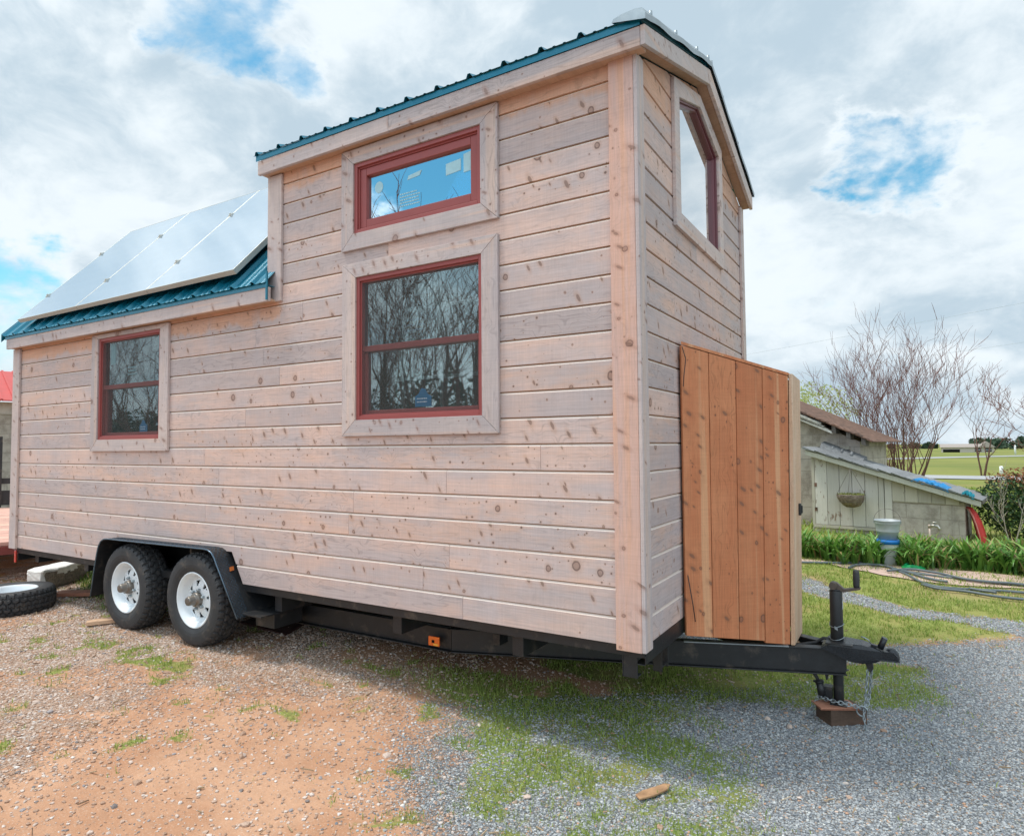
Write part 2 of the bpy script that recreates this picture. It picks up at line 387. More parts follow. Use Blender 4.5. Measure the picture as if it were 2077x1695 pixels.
M['redframe'] = plain('brick red window cladding', (.30, .068, .062), .45, 0, .45, .06, 8)
M['maroon'] = plain('dark maroon cladding', (.16, .045, .055), .35, 0, .6, .06, 8)
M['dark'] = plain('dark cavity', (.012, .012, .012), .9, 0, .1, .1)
M['pailm'] = plain('dull zinc', (.40, .43, .44), .55, .35, .5, .15, 12)
M['groove'] = plain('unweathered tongue', (.36, .20, .11), .85, 0, .1, .25, 8)
M['alu'] = plain('anodised aluminium', (.50, .50, .46), .5, .45, .5, .05, 8)
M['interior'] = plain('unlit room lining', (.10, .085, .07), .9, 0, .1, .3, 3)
M['muntin'] = plain('grey glazing bar', (.70, .76, .77), .5, 0, .4, .05)
M['paper'] = plain('translucent label', (.40, .62, .68), .7, 0, .3, .1, 30)
M['bluelabel'] = plain('blue label', (.03, .15, .30), .5, 0, .3, .1, 30)
M['whiteprint'] = plain('white print', (.5, .6, .7), .6, 0, .2, .05)
M['amber'] = plain('amber lens', (.9, .16, .01), .25, 0, .6, .1, 30, coat=.6)
M['redlens'] = plain('red lens', (.65, .03, .02), .25, 0, .6, .1, 30, coat=.6)

def glass(name, refl, tint, gloss_rough=.01, gloss_col=(1, 1, 1)):
    m = bpy.data.materials.new(name); m.use_nodes = True; n = NT(m.node_tree); m.node_tree.nodes.clear()
    tr = n.node('ShaderNodeBsdfTransparent', None, Color=tint); gl = n.node('ShaderNodeBsdfGlossy', None, Color=gloss_col, Roughness=gloss_rough)
    tc = n.node('ShaderNodeTexCoord').outputs['Object']
    fr = n.node('ShaderNodeFresnel', None, IOR=1.5).outputs[0]
    f = n.math('ADD', n.math('MULTIPLY', fr, 1.0-refl), refl, clamp=True)
    mx = n.node('ShaderNodeMixShader'); n.put(mx.inputs[0], f); n.l.new(tr.outputs[0], mx.inputs[1]); n.l.new(gl.outputs[0], mx.inputs[2])
    out = n.node('ShaderNodeOutputMaterial'); n.l.new(mx.outputs[0], out.inputs[0]); return m
M['pane'] = glass('window glass', .40, (.80, .88, .88), .016, (.82, .95, .97))
M['filmpane'] = glass('low-e glass', .62, (.45, .72, .85), gloss_col=(.85, .95, 1))
M['gablepane'] = glass('gable glass', .80, (.5, .55, .58))
def screen_mat():
    m = bpy.data.materials.new('insect screen'); m.use_nodes = True; n = NT(m.node_tree); m.node_tree.nodes.clear()
    tr = n.node('ShaderNodeBsdfTransparent', None, Color=(1, 1, 1)); df = n.node('ShaderNodeBsdfDiffuse', None, Color=(.085, .10, .10))
    mx = n.node('ShaderNodeMixShader'); mx.inputs[0].default_value = .22; n.l.new(tr.outputs[0], mx.inputs[1]); n.l.new(df.outputs[0], mx.inputs[2])
    out = n.node('ShaderNodeOutputMaterial'); n.l.new(mx.outputs[0], out.inputs[0]); return m
M['screen'] = screen_mat()
def panel_mat():
    """dark cells with silver grid lines under anti-glare glass"""
    m, n, b = new_mat('solar cells')
    tc = n.node('ShaderNodeTexCoord').outputs['Object']; x, y, z = n.sep(tc)
    fx = n.math('ABSOLUTE', n.math('SUBTRACT', n.math('FRACT', n.math('MULTIPLY', x, 6.4)), .5)); fy = n.math('ABSOLUTE', n.math('SUBTRACT', n.math('FRACT', n.math('MULTIPLY', y, 9.5)), .5))
    fb = n.math('ABSOLUTE', n.math('SUBTRACT', n.math('FRACT', n.math('MULTIPLY', x, 25.6)), .5))
    ln = n.math('MAXIMUM', n.math('MAXIMUM', n.ramp(fx, .475, .49), n.ramp(fy, .465, .49)), n.ramp(fb, .44, .48, 0, .5))
    n.put(b.inputs['Base Color'], n.mix(n.math('MULTIPLY', ln, .45), (.10, .16, .26), (.6, .65, .7))); b.inputs['Roughness'].default_value = .3
    gl = n.node('ShaderNodeBsdfGlossy', None, Color=(.88, .96, 1), Roughness=.05)
    n.put(gl.inputs['Normal'], n.bump(n.noise(tc, 1.4, 2), .03, .01))
    mx = n.node('ShaderNodeMixShader'); mx.inputs[0].default_value = .78
    fr = n.node('ShaderNodeFresnel', None, IOR=1.9).outputs[0]; n.put(mx.inputs[0], n.math('ADD', n.math('MULTIPLY', fr, .42), .58, clamp=True))
    n.l.new(b.outputs[0], mx.inputs[1]); n.l.new(gl.outputs[0], mx.inputs[2]); n.l.new(mx.outputs[0], m.node_tree.nodes['Material Output'].inputs[0])
    return m
M['cells'] = panel_mat()

def leafmat(name, a, bcol, rough=.5, trans=.25, dead=None):
    m, n, b = new_mat(name)
    rnd = n.attr('rnd').outputs['Fac']
    tc = n.node('ShaderNodeTexCoord').outputs['Object']
    f = n.math('ADD', n.math('MULTIPLY', rnd, .7), n.math('MULTIPLY', n.noise(tc, 3.0, 3), .3))
    c = n.mix(n.ramp(f, .1, .9, 0, 1, False), a, bcol)
    if dead: c = n.mix(n.math('GREATER_THAN', rnd, .94), c, dead)
    n.put(b.inputs['Base Color'], c); b.inputs['Roughness'].default_value = rough; b.inputs['Specular IOR Level'].default_value = .35
    tl = n.node('ShaderNodeBsdfTranslucent'); n.put(tl.inputs['Color'], c)
    mx = n.node('ShaderNodeMixShader'); mx.inputs[0].default_value = trans
    n.l.new(b.outputs[0], mx.inputs[1]); n.l.new(tl.outputs[0], mx.inputs[2]); n.l.new(mx.outputs[0], m.node_tree.nodes['Material Output'].inputs[0])
    return m

# ------------------------------------------------------------------ ground
def gz(x, y):
    x = np.asarray(x, float); y = np.asarray(y, float)
    d = -.13*ss(x, -3.6, .4)
    z = d+(.10-d)*ss(y, 1.5, 8.5)
    z = z-1.1*ss(y, 60, 210)
    near = ss(np.hypot(x+1, y-1), 14, 8)
    return z+near*(.022*(fbm(x, y, 1.1, 3)-.5)+.012*(fbm(x, y, 5, 5, 2)-.5))
def gzs(x, y): return float(gz(x, y))
def in_poly(x, y, pts, soft, jit=0.0):
    """1 inside the polygon falling to 0 outside across about soft metres; jit roughens the edge"""
    x = np.asarray(x, float); y = np.asarray(y, float); ins = np.zeros(x.shape, bool); dmin = np.full(x.shape, 1e9)
    for (ax, ay), (bx, by) in zip(pts, pts[1:]+pts[:1]):
        c = ((ay > y) != (by > y)) & (x < (bx-ax)*(y-ay)/((by-ay) or 1e-9)+ax); ins ^= c
        t = np.clip(((x-ax)*(bx-ax)+(y-ay)*(by-ay))/((bx-ax)**2+(by-ay)**2), 0, 1); dmin = np.minimum(dmin, np.hypot(x-ax-t*(bx-ax), y-ay-t*(by-ay)))
    return ss(np.where(ins, dmin, -dmin)+jit, -soft, soft)
P_STRIP = [(-1.35, .75), (-.1, 1.12), (.02, .74), (.31, .50), (.52, .02), (.42, -.22), (.05, -.45), (-.28, -.72), (-.62, -.35), (-1.0, .10)]
P_BAND = [(-1.2, 1.0), (-.1, 1.10), (.44, 1.32), (1.1, 1.72), (1.30, 2.05), (1.05, 2.42), (.4, 2.02), (-.3, 1.75), (-1.2, 1.7)]
P_GRAVEL_B = [(-.6, 1.95), (.5, 2.28), (1.1, 2.58), (1.4, 2.2), (1.7, 1.9), (3.2, 2.4), (3.4, 4.2), (1.95, 3.35), (1.2, 3.02), (.5, 2.72), (-.6, 2.5)]
P_GRAVEL_D = [(-.9, 5.0), (.0, 4.38), (.9, 3.82), (1.7, 3.62), (2.4, 3.3), (2.9, 3.9), (1.9, 4.0), (1.1, 4.15), (.35, 4.72), (-.4, 5.25)]
P_DIRT = [(-3.0, -.6), (-2.2, -.22), (-1.45, .02), (-1.0, -.35), (-.8, -.80), (-1.3, -1.6), (-2.3, -1.9), (-2.7, -1.3)]
def masks(x, y):
    """what lies where: grey gravel, grass, tan gravel, worn grass (0..1)"""
    n1 = fbm(x, y, 1.3, 1); n2 = fbm(x, y, 4.0, 2, 3); n3 = fbm(x, y, 9.0, 6, 2); n4 = vnoise(x, y, 7.5, 11); n5 = vnoise(x, y, 12.0, 4)
    j = (n1-.5)*.55+(n2-.5)*.45+(n3-.5)*.25
    xb = -.66-.43*(y+.95)
    gr = ss(x-xb+j*1.1, -.65, .80)*ss((1.25+.85*(x+.15))-y+j*.4, -.15, .2)
    gr = np.maximum(gr, in_poly(x, y, P_GRAVEL_B, .10, j*.35)*.95); gr = np.maximum(gr, in_poly(x, y, P_GRAVEL_D, .10, j*.4)*.95)
    gs = in_poly(x, y, P_STRIP, .20, j*.8)*(.40+.60*ss(n2+.3*(n3-.5), .36, .56))
    gs = np.maximum(gs, in_poly(x, y, P_BAND, .12, j*.6)*.95)
    lawn = ss(y-(2.0+.75*x)+j*.5, -.1, .35)*ss(x, -1.9, -.9)*(1-.92*gr)
    under = ss(x, -2.3, -1.1)*ss(x, .2, -.3)*ss(y, -.02, .4)*ss(n1, .36, .52)*ss(y, 2.6, 1.6)*.95
    left = ss(y-(.14-.28*(x+5))+j*1.2, -.1, .4)*ss(x, -4.3, -4.9)
    tuft2 = ss(.24-np.abs(y+.40-.06*(x+3.4))+j*.3, -.05, .2)*ss(x, -4.6, -4.1)*ss(x, -2.7, -3.1)*ss(n3, .42, .60)*.9
    weeds = ss(n4, .66, .80)*ss(n1, .30, .48)*.72*ss(n5, .30, .55)
    clumps = ss(n4, .70, .80)*ss(y, .2, -.1)*ss(y, -1.3, -.9)*ss(x-xb, .0, .3)*ss(x, .75, .3)*.95
    far = ss(y, 4.2, 4.8)*(1-.9*gr)
    weeds = weeds*(1-.75*ss(gr, .5, .9)*ss(x, .1, .6))
    gs = np.maximum.reduce([gs, lawn, under, left, tuft2, weeds, clumps, far])
    gs = np.where(y > 7, 1.0, gs); gr = np.maximum(gr, .75*ss(x, .25, .7)*(1-gs)*ss(y, 4.6, 3.9))
    worn = ss(y, 4.3, 5.0)*ss(y, 6.4, 5.6)*ss(n1, .40, .55)*.7
    tg = (.18+.52*ss(n1+.35*(n2-.5), .36, .58)+.25*ss(x, -1.8, -3.4))*(1-gs*.7)*ss(y, 5.2, 4.0)*ss(x-xb, .9, .1)
    tg = tg*(1-.70*in_poly(x, y, P_DIRT, .60, j*1.6))
    return gr, gs, np.clip(tg, 0, 1), worn

def ground_mat():
    m, n, b = new_mat('ground')
    tc = n.node('ShaderNodeTexCoord').outputs['Object']; x, y, z = n.sep(tc)
    at = n.attr('mix'); gr, gs, tg = n.sep(at.outputs['Color']); worn = at.outputs['Alpha']
    f1 = n.noise(tc, 2.2, 6, .6); f2 = n.noise(tc, 28, 6, .7); f3 = n.noise(tc, 9, 5, .6)
    dirt = n.mix(n.ramp(f1, .35, .65), (.43, .225, .13), (.53, .31, .195))
    dirt = n.mix(n.ramp(f2, .40, .72, 0, .5), dirt, (.36, .215, .14))
    dirt = n.mix(n.ramp(n.noise(tc, 130, 3, .6), .55, .72, 0, .6), dirt, (.60, .47, .37))
    def stones(scale, cols, off):
        V = n.vor(n.vmath('ADD', tc, off), scale); c = n.sep(V.outputs['Color'])
        k = n.mix(n.ramp(c[0], .25, .6), cols[0], cols[1]); k = n.mix(n.ramp(c[1], .72, .8), k, cols[2]); k = n.mix(n.ramp(c[2], .82, .86), k, cols[3])
        gap = n.ramp(V.outputs['Distance'], .30, .62)
        return n.mix(n.math('MULTIPLY', gap, .62), k, cols[4]), n.math('SUBTRACT', 1.0, V.outputs['Distance'])
    gc, gh = stones(100, ((.19, .205, .215), (.34, .355, .365), (.55, .56, .55), (.42, .34, .27), (.05, .05, .05)), (0, 0, 0))
    tcn, th = stones(88, ((.46, .31, .22), (.55, .43, .35), (.70, .64, .58), (.30, .25, .22), (.25, .145, .09)), (3, 1, 2))
    tmask = n.ramp(n.math('ADD', tg, n.math('MULTIPLY', n.math('SUBTRACT', f2, .5), 1.4)), .40, .62)
    col = n.mix(tmask, dirt, tcn)
    gmask = n.ramp(n.math('ADD', gr, n.math('ADD', n.math('MULTIPLY', n.math('SUBTRACT', f3, .5), .6), n.math('MULTIPLY', n.math('SUBTRACT', n.noise(tc, 75, 4, .7), .5), 1.6))), .36, .64)
    col = n.mix(gmask, col, gc)
    gcol = n.mix(n.ramp(n.noise(tc, 55, 5, .7), .35, .65), (.12, .17, .035), (.26, .32, .08))
    gcol = n.mix(n.ramp(f1, .42, .66, 0, .7), gcol, (.30, .26, .09))
    fld = n.mix(n.ramp(n.noise(tc, .05, 6, .6), .35, .65), (.095, .16, .028), (.20, .235, .05))
    fld = n.mix(n.ramp(n.noise(n.vmath('MULTIPLY', tc, (.05, .35, 1)), 1.0, 6, .6), .45, .7, 0, .6), fld, (.26, .22, .08))
    gcol = n.mix(n.ramp(y, 9.0, 20.0), gcol, fld)
    gcol = n.mix(worn, gcol, (.34, .25, .13))
    smask = n.ramp(n.math('ADD', gs, n.math('MULTIPLY', n.math('SUBTRACT', f2, .5), 1.1)), .35, .75)
    col = n.mix(n.math('MULTIPLY', smask, .9), col, gcol)
    n.put(b.inputs['Base Color'], col); b.inputs['Roughness'].default_value = .92; b.inputs['Specular IOR Level'].default_value = .15
    h = n.math('ADD', n.math('MULTIPLY', n.math('MULTIPLY', gh, gmask), .9), n.math('ADD', n.math('MULTIPLY', n.math('MULTIPLY', th, tmask), .8), n.math('MULTIPLY', f2, .8)))
    n.put(b.inputs['Normal'], n.bump(h, .8, .012))
    return m
def build_ground():
    def axis(lo, hi, step, far, k):
        mid = np.arange(lo, hi+step/2, step); d = step*np.cumprod(np.full(k, (far/step)**(1/k)*1.0)); out = np.cumsum(step*1.13**np.arange(1, 70)); out = out[out < far]
        return np.concatenate([(lo-out)[::-1], mid, hi+out, [hi+far]])
    xs = axis(-9.0, 4.0, .05, 1500, 40); ys = axis(-3.0, 9.0, .05, 1500, 40)
    X, Y = np.meshgrid(xs, ys); Z = gz(X, Y)
    nx, ny = len(xs), len(ys)
    co = np.stack([X, Y, Z], -1).reshape(-1, 3)
    i = np.arange(nx*ny).reshape(ny, nx)
    f = np.stack([i[:-1, :-1], i[:-1, 1:], i[1:, 1:], i[1:, :-1]], -1).reshape(-1, 4)
    o = fast_mesh('ground', co, f, ground_mat(), smooth=True)
    gr, gs, tg, wo = masks(X.ravel(), Y.ravel())
    a = o.data.attributes.new('mix', 'FLOAT_COLOR', 'POINT')
    a.data.foreach_set('color', np.stack([gr, gs, tg, wo], -1).astype(np.float32).ravel())
    struct(o)
def fast_mesh(name, co, faces, mat, rnd=None, smooth=False):
    me = bpy.data.meshes.new(name); nf, k = faces.shape
    me.vertices.add(len(co)); me.vertices.foreach_set('co', np.ascontiguousarray(co, np.float32).ravel())
    me.loops.add(nf*k); me.loops.foreach_set('vertex_index', np.ascontiguousarray(faces, np.int32).ravel())
    me.polygons.add(nf); me.polygons.foreach_set('loop_start', np.arange(0, nf*k, k, dtype=np.int32))
    me.polygons.foreach_set('use_smooth', np.full(nf, smooth))
    if rnd is not None:
        a = me.attributes.new('rnd', 'FLOAT', 'FACE'); a.data.foreach_set('value', np.ascontiguousarray(rnd, np.float32))
    me.materials.append(mat); me.update(calc_edges=True); me.validate()
    o = bpy.data.objects.new(name, me); COL.objects.link(o); return o
build_ground()

def in_view(x, y, z=0.0, pad=.06):
    d = np.stack([x-CAM.x, y-CAM.y, np.full_like(x, z)-CAM.z], -1)
    w = d@np.array(fwd); u = (d@np.array(r2))/w; v = (d@np.array(u2))/w
    return (w > .3) & (np.abs(u) < .787+pad) & (v > -.642-pad), w

# loose stones
ICO_V = np.array([(0, 0, 1), (.894, 0, .447), (.276, .851, .447), (-.724, .526, .447), (-.724, -.526, .447), (.276, -.851, .447), (.724, .526, -.447), (-.276, .851, -.447), (-.894, 0, -.447), (-.276, -.851, -.447), (.724, -.526, -.447), (0, 0, -1)])
ICO_F = np.array([(0, 1, 2), (0, 2, 3), (0, 3, 4), (0, 4, 5), (0, 5, 1), (1, 6, 2), (2, 7, 3), (3, 8, 4), (4, 9, 5), (5, 10, 1), (6, 7, 2), (7, 8, 3), (8, 9, 4), (9, 10, 5), (10, 6, 1), (11, 7, 6), (11, 8, 7), (11, 9, 8), (11, 10, 9), (11, 6, 10)])
def scatter_stones(name, n, region, weight, smin, smax, mat):
    x = rng.uniform(region[0], region[1], n); y = rng.uniform(region[2], region[3], n)
    ok, w = in_view(x, y); x, y, w = x[ok], y[ok], w[ok]
    keep = rng.random(len(x)) < weight(x, y)*np.clip(4.2/w, .12, 1)**1.3
    x, y, w = x[keep], y[keep], w[keep]; k = len(x); print(name, k)
    s = smin+(smax-smin)*rng.random(k)**2.6
    s = s*np.clip(w/4.2, 1, 2.0)**.5
    jit = 1+rng.uniform(-.28, .28, (k, 12, 1))
    V = ICO_V[None]*jit*np.stack([s*rng.uniform(.8, 1.3, k), s*rng.uniform(.7, 1.1, k), s*rng.uniform(.45, .8, k)], -1)[:, None, :]
    a = rng.uniform(0, 6.283, k); c, sn = np.cos(a)[:, None], np.sin(a)[:, None]
    P = np.stack([V[..., 0]*c-V[..., 1]*sn+x[:, None], V[..., 0]*sn+V[..., 1]*c+y[:, None], V[..., 2]+(gz(x, y)+s*.18)[:, None]], -1)
    F = (ICO_F[None]+12*np.arange(k)[:, None, None]).reshape(-1, 3)
    o = fast_mesh(name, P.reshape(-1, 3), F, mat, np.repeat(rng.random(k), 20))
    struct(o, 'stuff'); return o
def stone_mat(name, stops):
    m, n, b = new_mat(name)
    r = n.attr('rnd').outputs['Fac']
    cr = n.node('ShaderNodeValToRGB', None, Fac=r); el = cr.color_ramp.elements; cr.color_ramp.interpolation = 'CONSTANT'
    for k, (p, c) in enumerate(stops):
        e = el[k] if k < 2 else el.new(p)
        e.position = p; e.color = (*c, 1)
    tc = n.node('ShaderNodeTexCoord').outputs['Object']
    k = n.ramp(n.noise(tc, 120, 4, .6), .3, .7, .8, 1.15, False)
    n.put(b.inputs['Base Color'], n.mix(1.0, cr.outputs[0], n.comb(k, k, k), 'MULTIPLY')); b.inputs['Roughness'].default_value = .85; b.inputs['Specular IOR Level'].default_value = .25
    return m
smg = stone_mat('grey stone', [(0, (.20, .215, .235)), (.25, (.28, .295, .31)), (.5, (.36, .375, .385)), (.72, (.43, .445, .45)), (.90, (.54, .545, .53)), (.94, (.42, .32, .25)), (.975, (.50, .30, .20))])
smt = stone_mat('tan stone', [(0, (.40, .26, .185)), (.32, (.48, .34, .26)), (.58, (.56, .44, .37)), (.80, (.60, .51, .45)), (.905, (.66, .61, .57)), (.93, (.22, .19, .18)), (.96, (.33, .30, .30))])
def w_grey(x, y):
    gr, gs, tg, wo = masks(x, y); return np.clip(gr**1.3*(1-.55*gs), 0, 1)
def w_tan(x, y):
    gr, gs, tg, wo = masks(x, y); return np.clip(.11+tg**1.2*.8, 0, .95)*(1-gr)*(1-.5*gs)
scatter_stones('grey_gravel', 330000, (-1.6, 3.2, -1.6, 4.6), w_grey, .0034, .0082, smg)
scatter_stones('tan_gravel', 330000, (-8.0, .6, -2.2, 2.6), w_tan, .0034, .0115, smt)

# dead straw and bark scraps lying about
def litter(name, n, region, mat):
    x = rng.uniform(region[0], region[1], n); y = rng.uniform(region[2], region[3], n); ok, w = in_view(x, y); x, y = x[ok], y[ok]; k = len(x)
    L = rng.uniform(.006, .030, k)*rng.uniform(.5, 1, k); Wd = rng.uniform(.001, .0032, k); a = rng.uniform(0, 6.283, k); z = gz(x, y)+.007; H = rng.uniform(.002, .006, k); t = rng.normal(0, .006, k)
    c, sn = np.cos(a), np.sin(a); P = np.empty((k, 8, 3))
    for i, (u, v, h) in enumerate(((-1, -1, 0), (1, -1, 0), (1, 1, 0), (-1, 1, 0), (-1, -1, 1), (1, -1, 1), (1, 1, 1), (-1, 1, 1))):
        P[:, i] = np.stack([x+u*L*c-v*Wd*sn, y+u*L*sn+v*Wd*c, z+h*H+u*t+.004*(abs(t) > .008)], -1)
    F = (np.array([(3, 2, 1, 0), (4, 5, 6, 7), (0, 1, 5, 4), (1, 2, 6, 5), (2, 3, 7, 6), (3, 0, 4, 7)])[None]+8*np.arange(k)[:, None, None]).reshape(-1, 4)
    return struct(fast_mesh(name, P.reshape(-1, 3), F, mat, np.repeat(rng.random(k), 6)), 'stuff')
litter('straw_litter', 1300, (-6.5, 3.0, -1.8, 4.8), stone_mat('straw', [(0, (.36, .26, .16)), (.35, (.42, .31, .20)), (.6, (.22, .14, .09)), (.85, (.50, .41, .30))]))
scatter_stones('loose_stones', 900, (-7.0, 1.0, -2.0, 2.2), lambda x, y: np.full(len(x), .8)*(1-masks(x, y)[1]), .009, .022, smt)
# grass
def grass(name, n, region, weight, hmin, hmax, mat, wid=.0035, fall=1.2):
    x = rng.uniform(region[0], region[1], n); y = rng.uniform(region[2], region[3], n)
    ok, w = in_view(x, y); x, y, w = x[ok], y[ok], w[ok]
    wt = weight(x, y); keep = rng.random(len(x)) < wt*np.clip(4.0/w, .05, 1)**fall
    x, y, w, wt = x[keep], y[keep], w[keep], wt[keep]; k = len(x)
    h = (hmin+(hmax-hmin)*rng.random(k)**1.6)*(.6+.5*wt)
    wd = wid*np.clip(w/4, 1, 4)*rng.uniform(.7, 1.4, k)
    a = rng.uniform(0, 6.283, k); lean = rng.uniform(.1, .9, k)*h; b = a+rng.normal(1.57, .5, k)
    z = gz(x, y)-.004
    dx, dy = np.cos(a)*lean, np.sin(a)*lean; ox, oy = np.cos(b)*wd/2, np.sin(b)*wd/2
    P = np.empty((k, 5, 3))
    P[:, 0] = np.stack([x-ox, y-oy, z], -1); P[:, 1] = np.stack([x+ox, y+oy, z], -1)
    P[:, 2] = np.stack([x+ox*.8+dx*.35, y+oy*.8+dy*.35, z+h*.62], -1); P[:, 3] = np.stack([x-ox*.8+dx*.35, y-oy*.8+dy*.35, z+h*.62], -1)
    P[:, 4] = np.stack([x+dx, y+dy, z+h*.92], -1)
    b5 = 5*np.arange(k)[:, None]
    F = np.concatenate([b5+np.array([[0, 1, 2]]), b5+np.array([[0, 2, 3]]), b5+np.array([[3, 2, 4]])], 1).reshape(-1, 3)
    o = fast_mesh(name, P.reshape(-1, 3), F, mat, np.repeat(rng.random(k), 3)); struct(o, 'stuff'); return o
gm1 = leafmat('grass blades', (.14, .23, .035), (.42, .49, .12), .55, .35)
gm2 = leafmat('dry grass', (.28, .26, .08), (.50, .42, .18), .6, .3)
def w_grass(x, y): return np.clip(masks(x, y)[1], 0, 1)**1.1*ss(fbm(x, y, 6.0, 8, 3), .28, .48)
def w_dry(x, y):
    g = masks(x, y); return np.clip(g[1]*.6+g[3]*.5+.05, 0, 1)*ss(fbm(x, y, 3.0, 9, 3), .42, .62)*(1-.8*g[0])
grass('lawn_grass', 520000, (-7.6, 3.6, -1.6, 6.2), w_grass, .012, .055, gm1)
grass('dry_grass', 90000, (-7.6, 3.6, -1.6, 6.2), w_dry, .012, .05, gm2, .003)
def w_field(x, y): return np.clip(ss(y, 6.0, 7.5)*ss(x, -4, 0), 0, 1)
grass('tall_field_grass', 26000, (-3, 5.5, 6.2, 20), w_field, .06, .16, gm1, .006, .5)
def w_rank(x, y): return ss(y-(.06-.30*(x+5)), 0, .3)*ss(x, -4.70, -4.98)*ss(y, 1.7, 1.1)
grass("rank_grass_by_wheel", 26000, (-7.0, -4.4, -.2, 1.8), w_rank, .04, .12, leafmat('rank grass', (.05, .11, .02), (.16, .25, .05), .5, .3), .005)

# ------------------------------------------------------------------ the tiny house on its trailer
W = 2.44; RX = 1.17                                   # body width, ridge line
house = thing('tiny_house', 'grey weathered cedar tiny house on a black tandem axle trailer with teal metal roof', 'tiny house', (-3.0, 1.2, 0.0))

def planks(mb, pm, courses, u0, u1, regions, holes, rs, seglen=(1.5, 3.6), joints=None):
    for ci, (z0, z1) in enumerate(courses):
        us = [u0]
        while True:
            nx = us[-1]+rs.uniform(*seglen)*(rs.uniform(.4, 1) if len(us) == 1 else 1)
            if nx > u1-.5: break
            us.append(nx)
        us.append(u1)
        for a, b in zip(us[:-1], us[1:]):
            rnd = rs.random(); g = .0011; zt = z1-.0058; zc = zt-.0105
            rect = [(a+g, z0), (b-g, z0), (b-g, zt), (a+g, zt)]
            ps = []
            for rg in regions: ps += inside([rect], rg)
            for h in holes: ps = subtract(ps, h)
            for p in ps:
                for band in (0, 1):
                    q = clip(p, 0, 1, zc) if band == 0 else clip(p, 0, -1, -zc)
                    if area(q) < 1e-7: continue
                    dep = lambda zz: 0.0 if zz <= zc+1e-6 else (zz-zc)*.95
                    fr = [pm(s, t, dep(t)) for s, t in q]; bk = [pm(s, t, .019) for s, t in q]
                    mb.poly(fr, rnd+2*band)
                    for k in range(len(q)):
                        k2 = (k+1) % len(q)
                        if abs(q[k][1]-zc) < 1e-5 and abs(q[k2][1]-zc) < 1e-5: continue
                        mb.poly([fr[k], bk[k], bk[k2], fr[k2]], rnd)
def sheathing(mb, pm, regions, holes, depth=.0105):
    ps = list(regions)
    for h in holes: ps = subtract(ps, h)
    for p in ps: mb.poly([pm(s, t, depth) for s, t in p], .5)
def rect2(a, b): return [(a[0], a[1]), (b[0], a[1]), (b[0], b[1]), (a[0], b[1])]

ZB = .495
courses = [(ZB, .630)]
while courses[-1][1] < 4.2: courses.append((courses[-1][1], courses[-1][1]+.1425))
win_upper = rect2((-1.905, 2.852), (-.921, 3.305)); win_lower = rect2((-1.884, 1.648), (-.918, 2.557)); win_left = rect2((-5.021, 1.560), (-4.071, 2.450))
arch_hole = [(-4.878, .40), (-2.955, .40), (-3.14, .715), (-4.735, .715)]
side_pm = lambda s, t, d: (s, d, t)
side_regions = [rect2((-6.61, ZB), (0, 2.52)), rect2((-2.72, 2.52), (0, 3.43))]
rs = random.Random(5)
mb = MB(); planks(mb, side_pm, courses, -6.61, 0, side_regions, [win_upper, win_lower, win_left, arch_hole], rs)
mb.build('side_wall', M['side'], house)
mb = MB(); sheathing(mb, side_pm, side_regions, [win_upper, win_lower, win_left, arch_hole]); mb.build('sheathing', M['groove'], house)
# gable end
soff = lambda y: 3.405+.32*(min(y, 2*RX-y)+.085)
gable_region = [[(0, ZB), (W, ZB), (W, soff(W)), (RX, soff(RX)), (0, soff(0))]]
gw0, gw1, gwz = .70, 1.64, 2.83
gtop = lambda y: soff(y)-.13
gw_hole = [(gw0, gwz), (gw1, gwz), (gw1, gtop(gw1)), (RX, gtop(RX)), (gw0, gtop(gw0))]
gab_pm = lambda s, t, d: (-d, s, t)
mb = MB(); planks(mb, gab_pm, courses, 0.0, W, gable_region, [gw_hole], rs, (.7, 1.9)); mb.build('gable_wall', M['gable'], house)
mb = MB(); sheathing(mb, gab_pm, gable_region, [gw_hole]); mb.build('gable_sheathing', M['groove'], house)
# the two walls away from the lens, floor, partition of the loft step
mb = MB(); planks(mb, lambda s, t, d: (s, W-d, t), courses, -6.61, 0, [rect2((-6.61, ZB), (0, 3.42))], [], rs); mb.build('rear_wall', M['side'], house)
end_region = [[(0.0, ZB), (W, ZB), (W, 3.42), (1.0, 3.78), (0.0, 2.70)]]
mb = MB(); planks(mb, lambda s, t, d: (-6.61+d, s, t), courses, 0, W, end_region, [], rs, (.8, 2)); mb.build('end_wall', M['gable'], house)
loft_region = [[(0.02, 2.50), (1.0, 3.60), (1.17, 3.79), (.02, 3.42)]]
mb = MB(); planks(mb, lambda s, t, d: (-2.72+d, s, t), courses, 0, W, loft_region, [], rs, (.8, 2)); mb.build('loft_wall', M['gable'], house)
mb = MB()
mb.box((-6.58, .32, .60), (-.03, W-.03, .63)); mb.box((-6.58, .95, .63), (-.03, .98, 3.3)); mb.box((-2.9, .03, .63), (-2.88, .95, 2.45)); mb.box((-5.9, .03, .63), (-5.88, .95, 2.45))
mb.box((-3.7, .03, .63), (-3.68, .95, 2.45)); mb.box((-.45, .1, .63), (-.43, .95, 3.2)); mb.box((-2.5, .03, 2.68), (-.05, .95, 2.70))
mb.build('interior_lining', M['interior'], house)

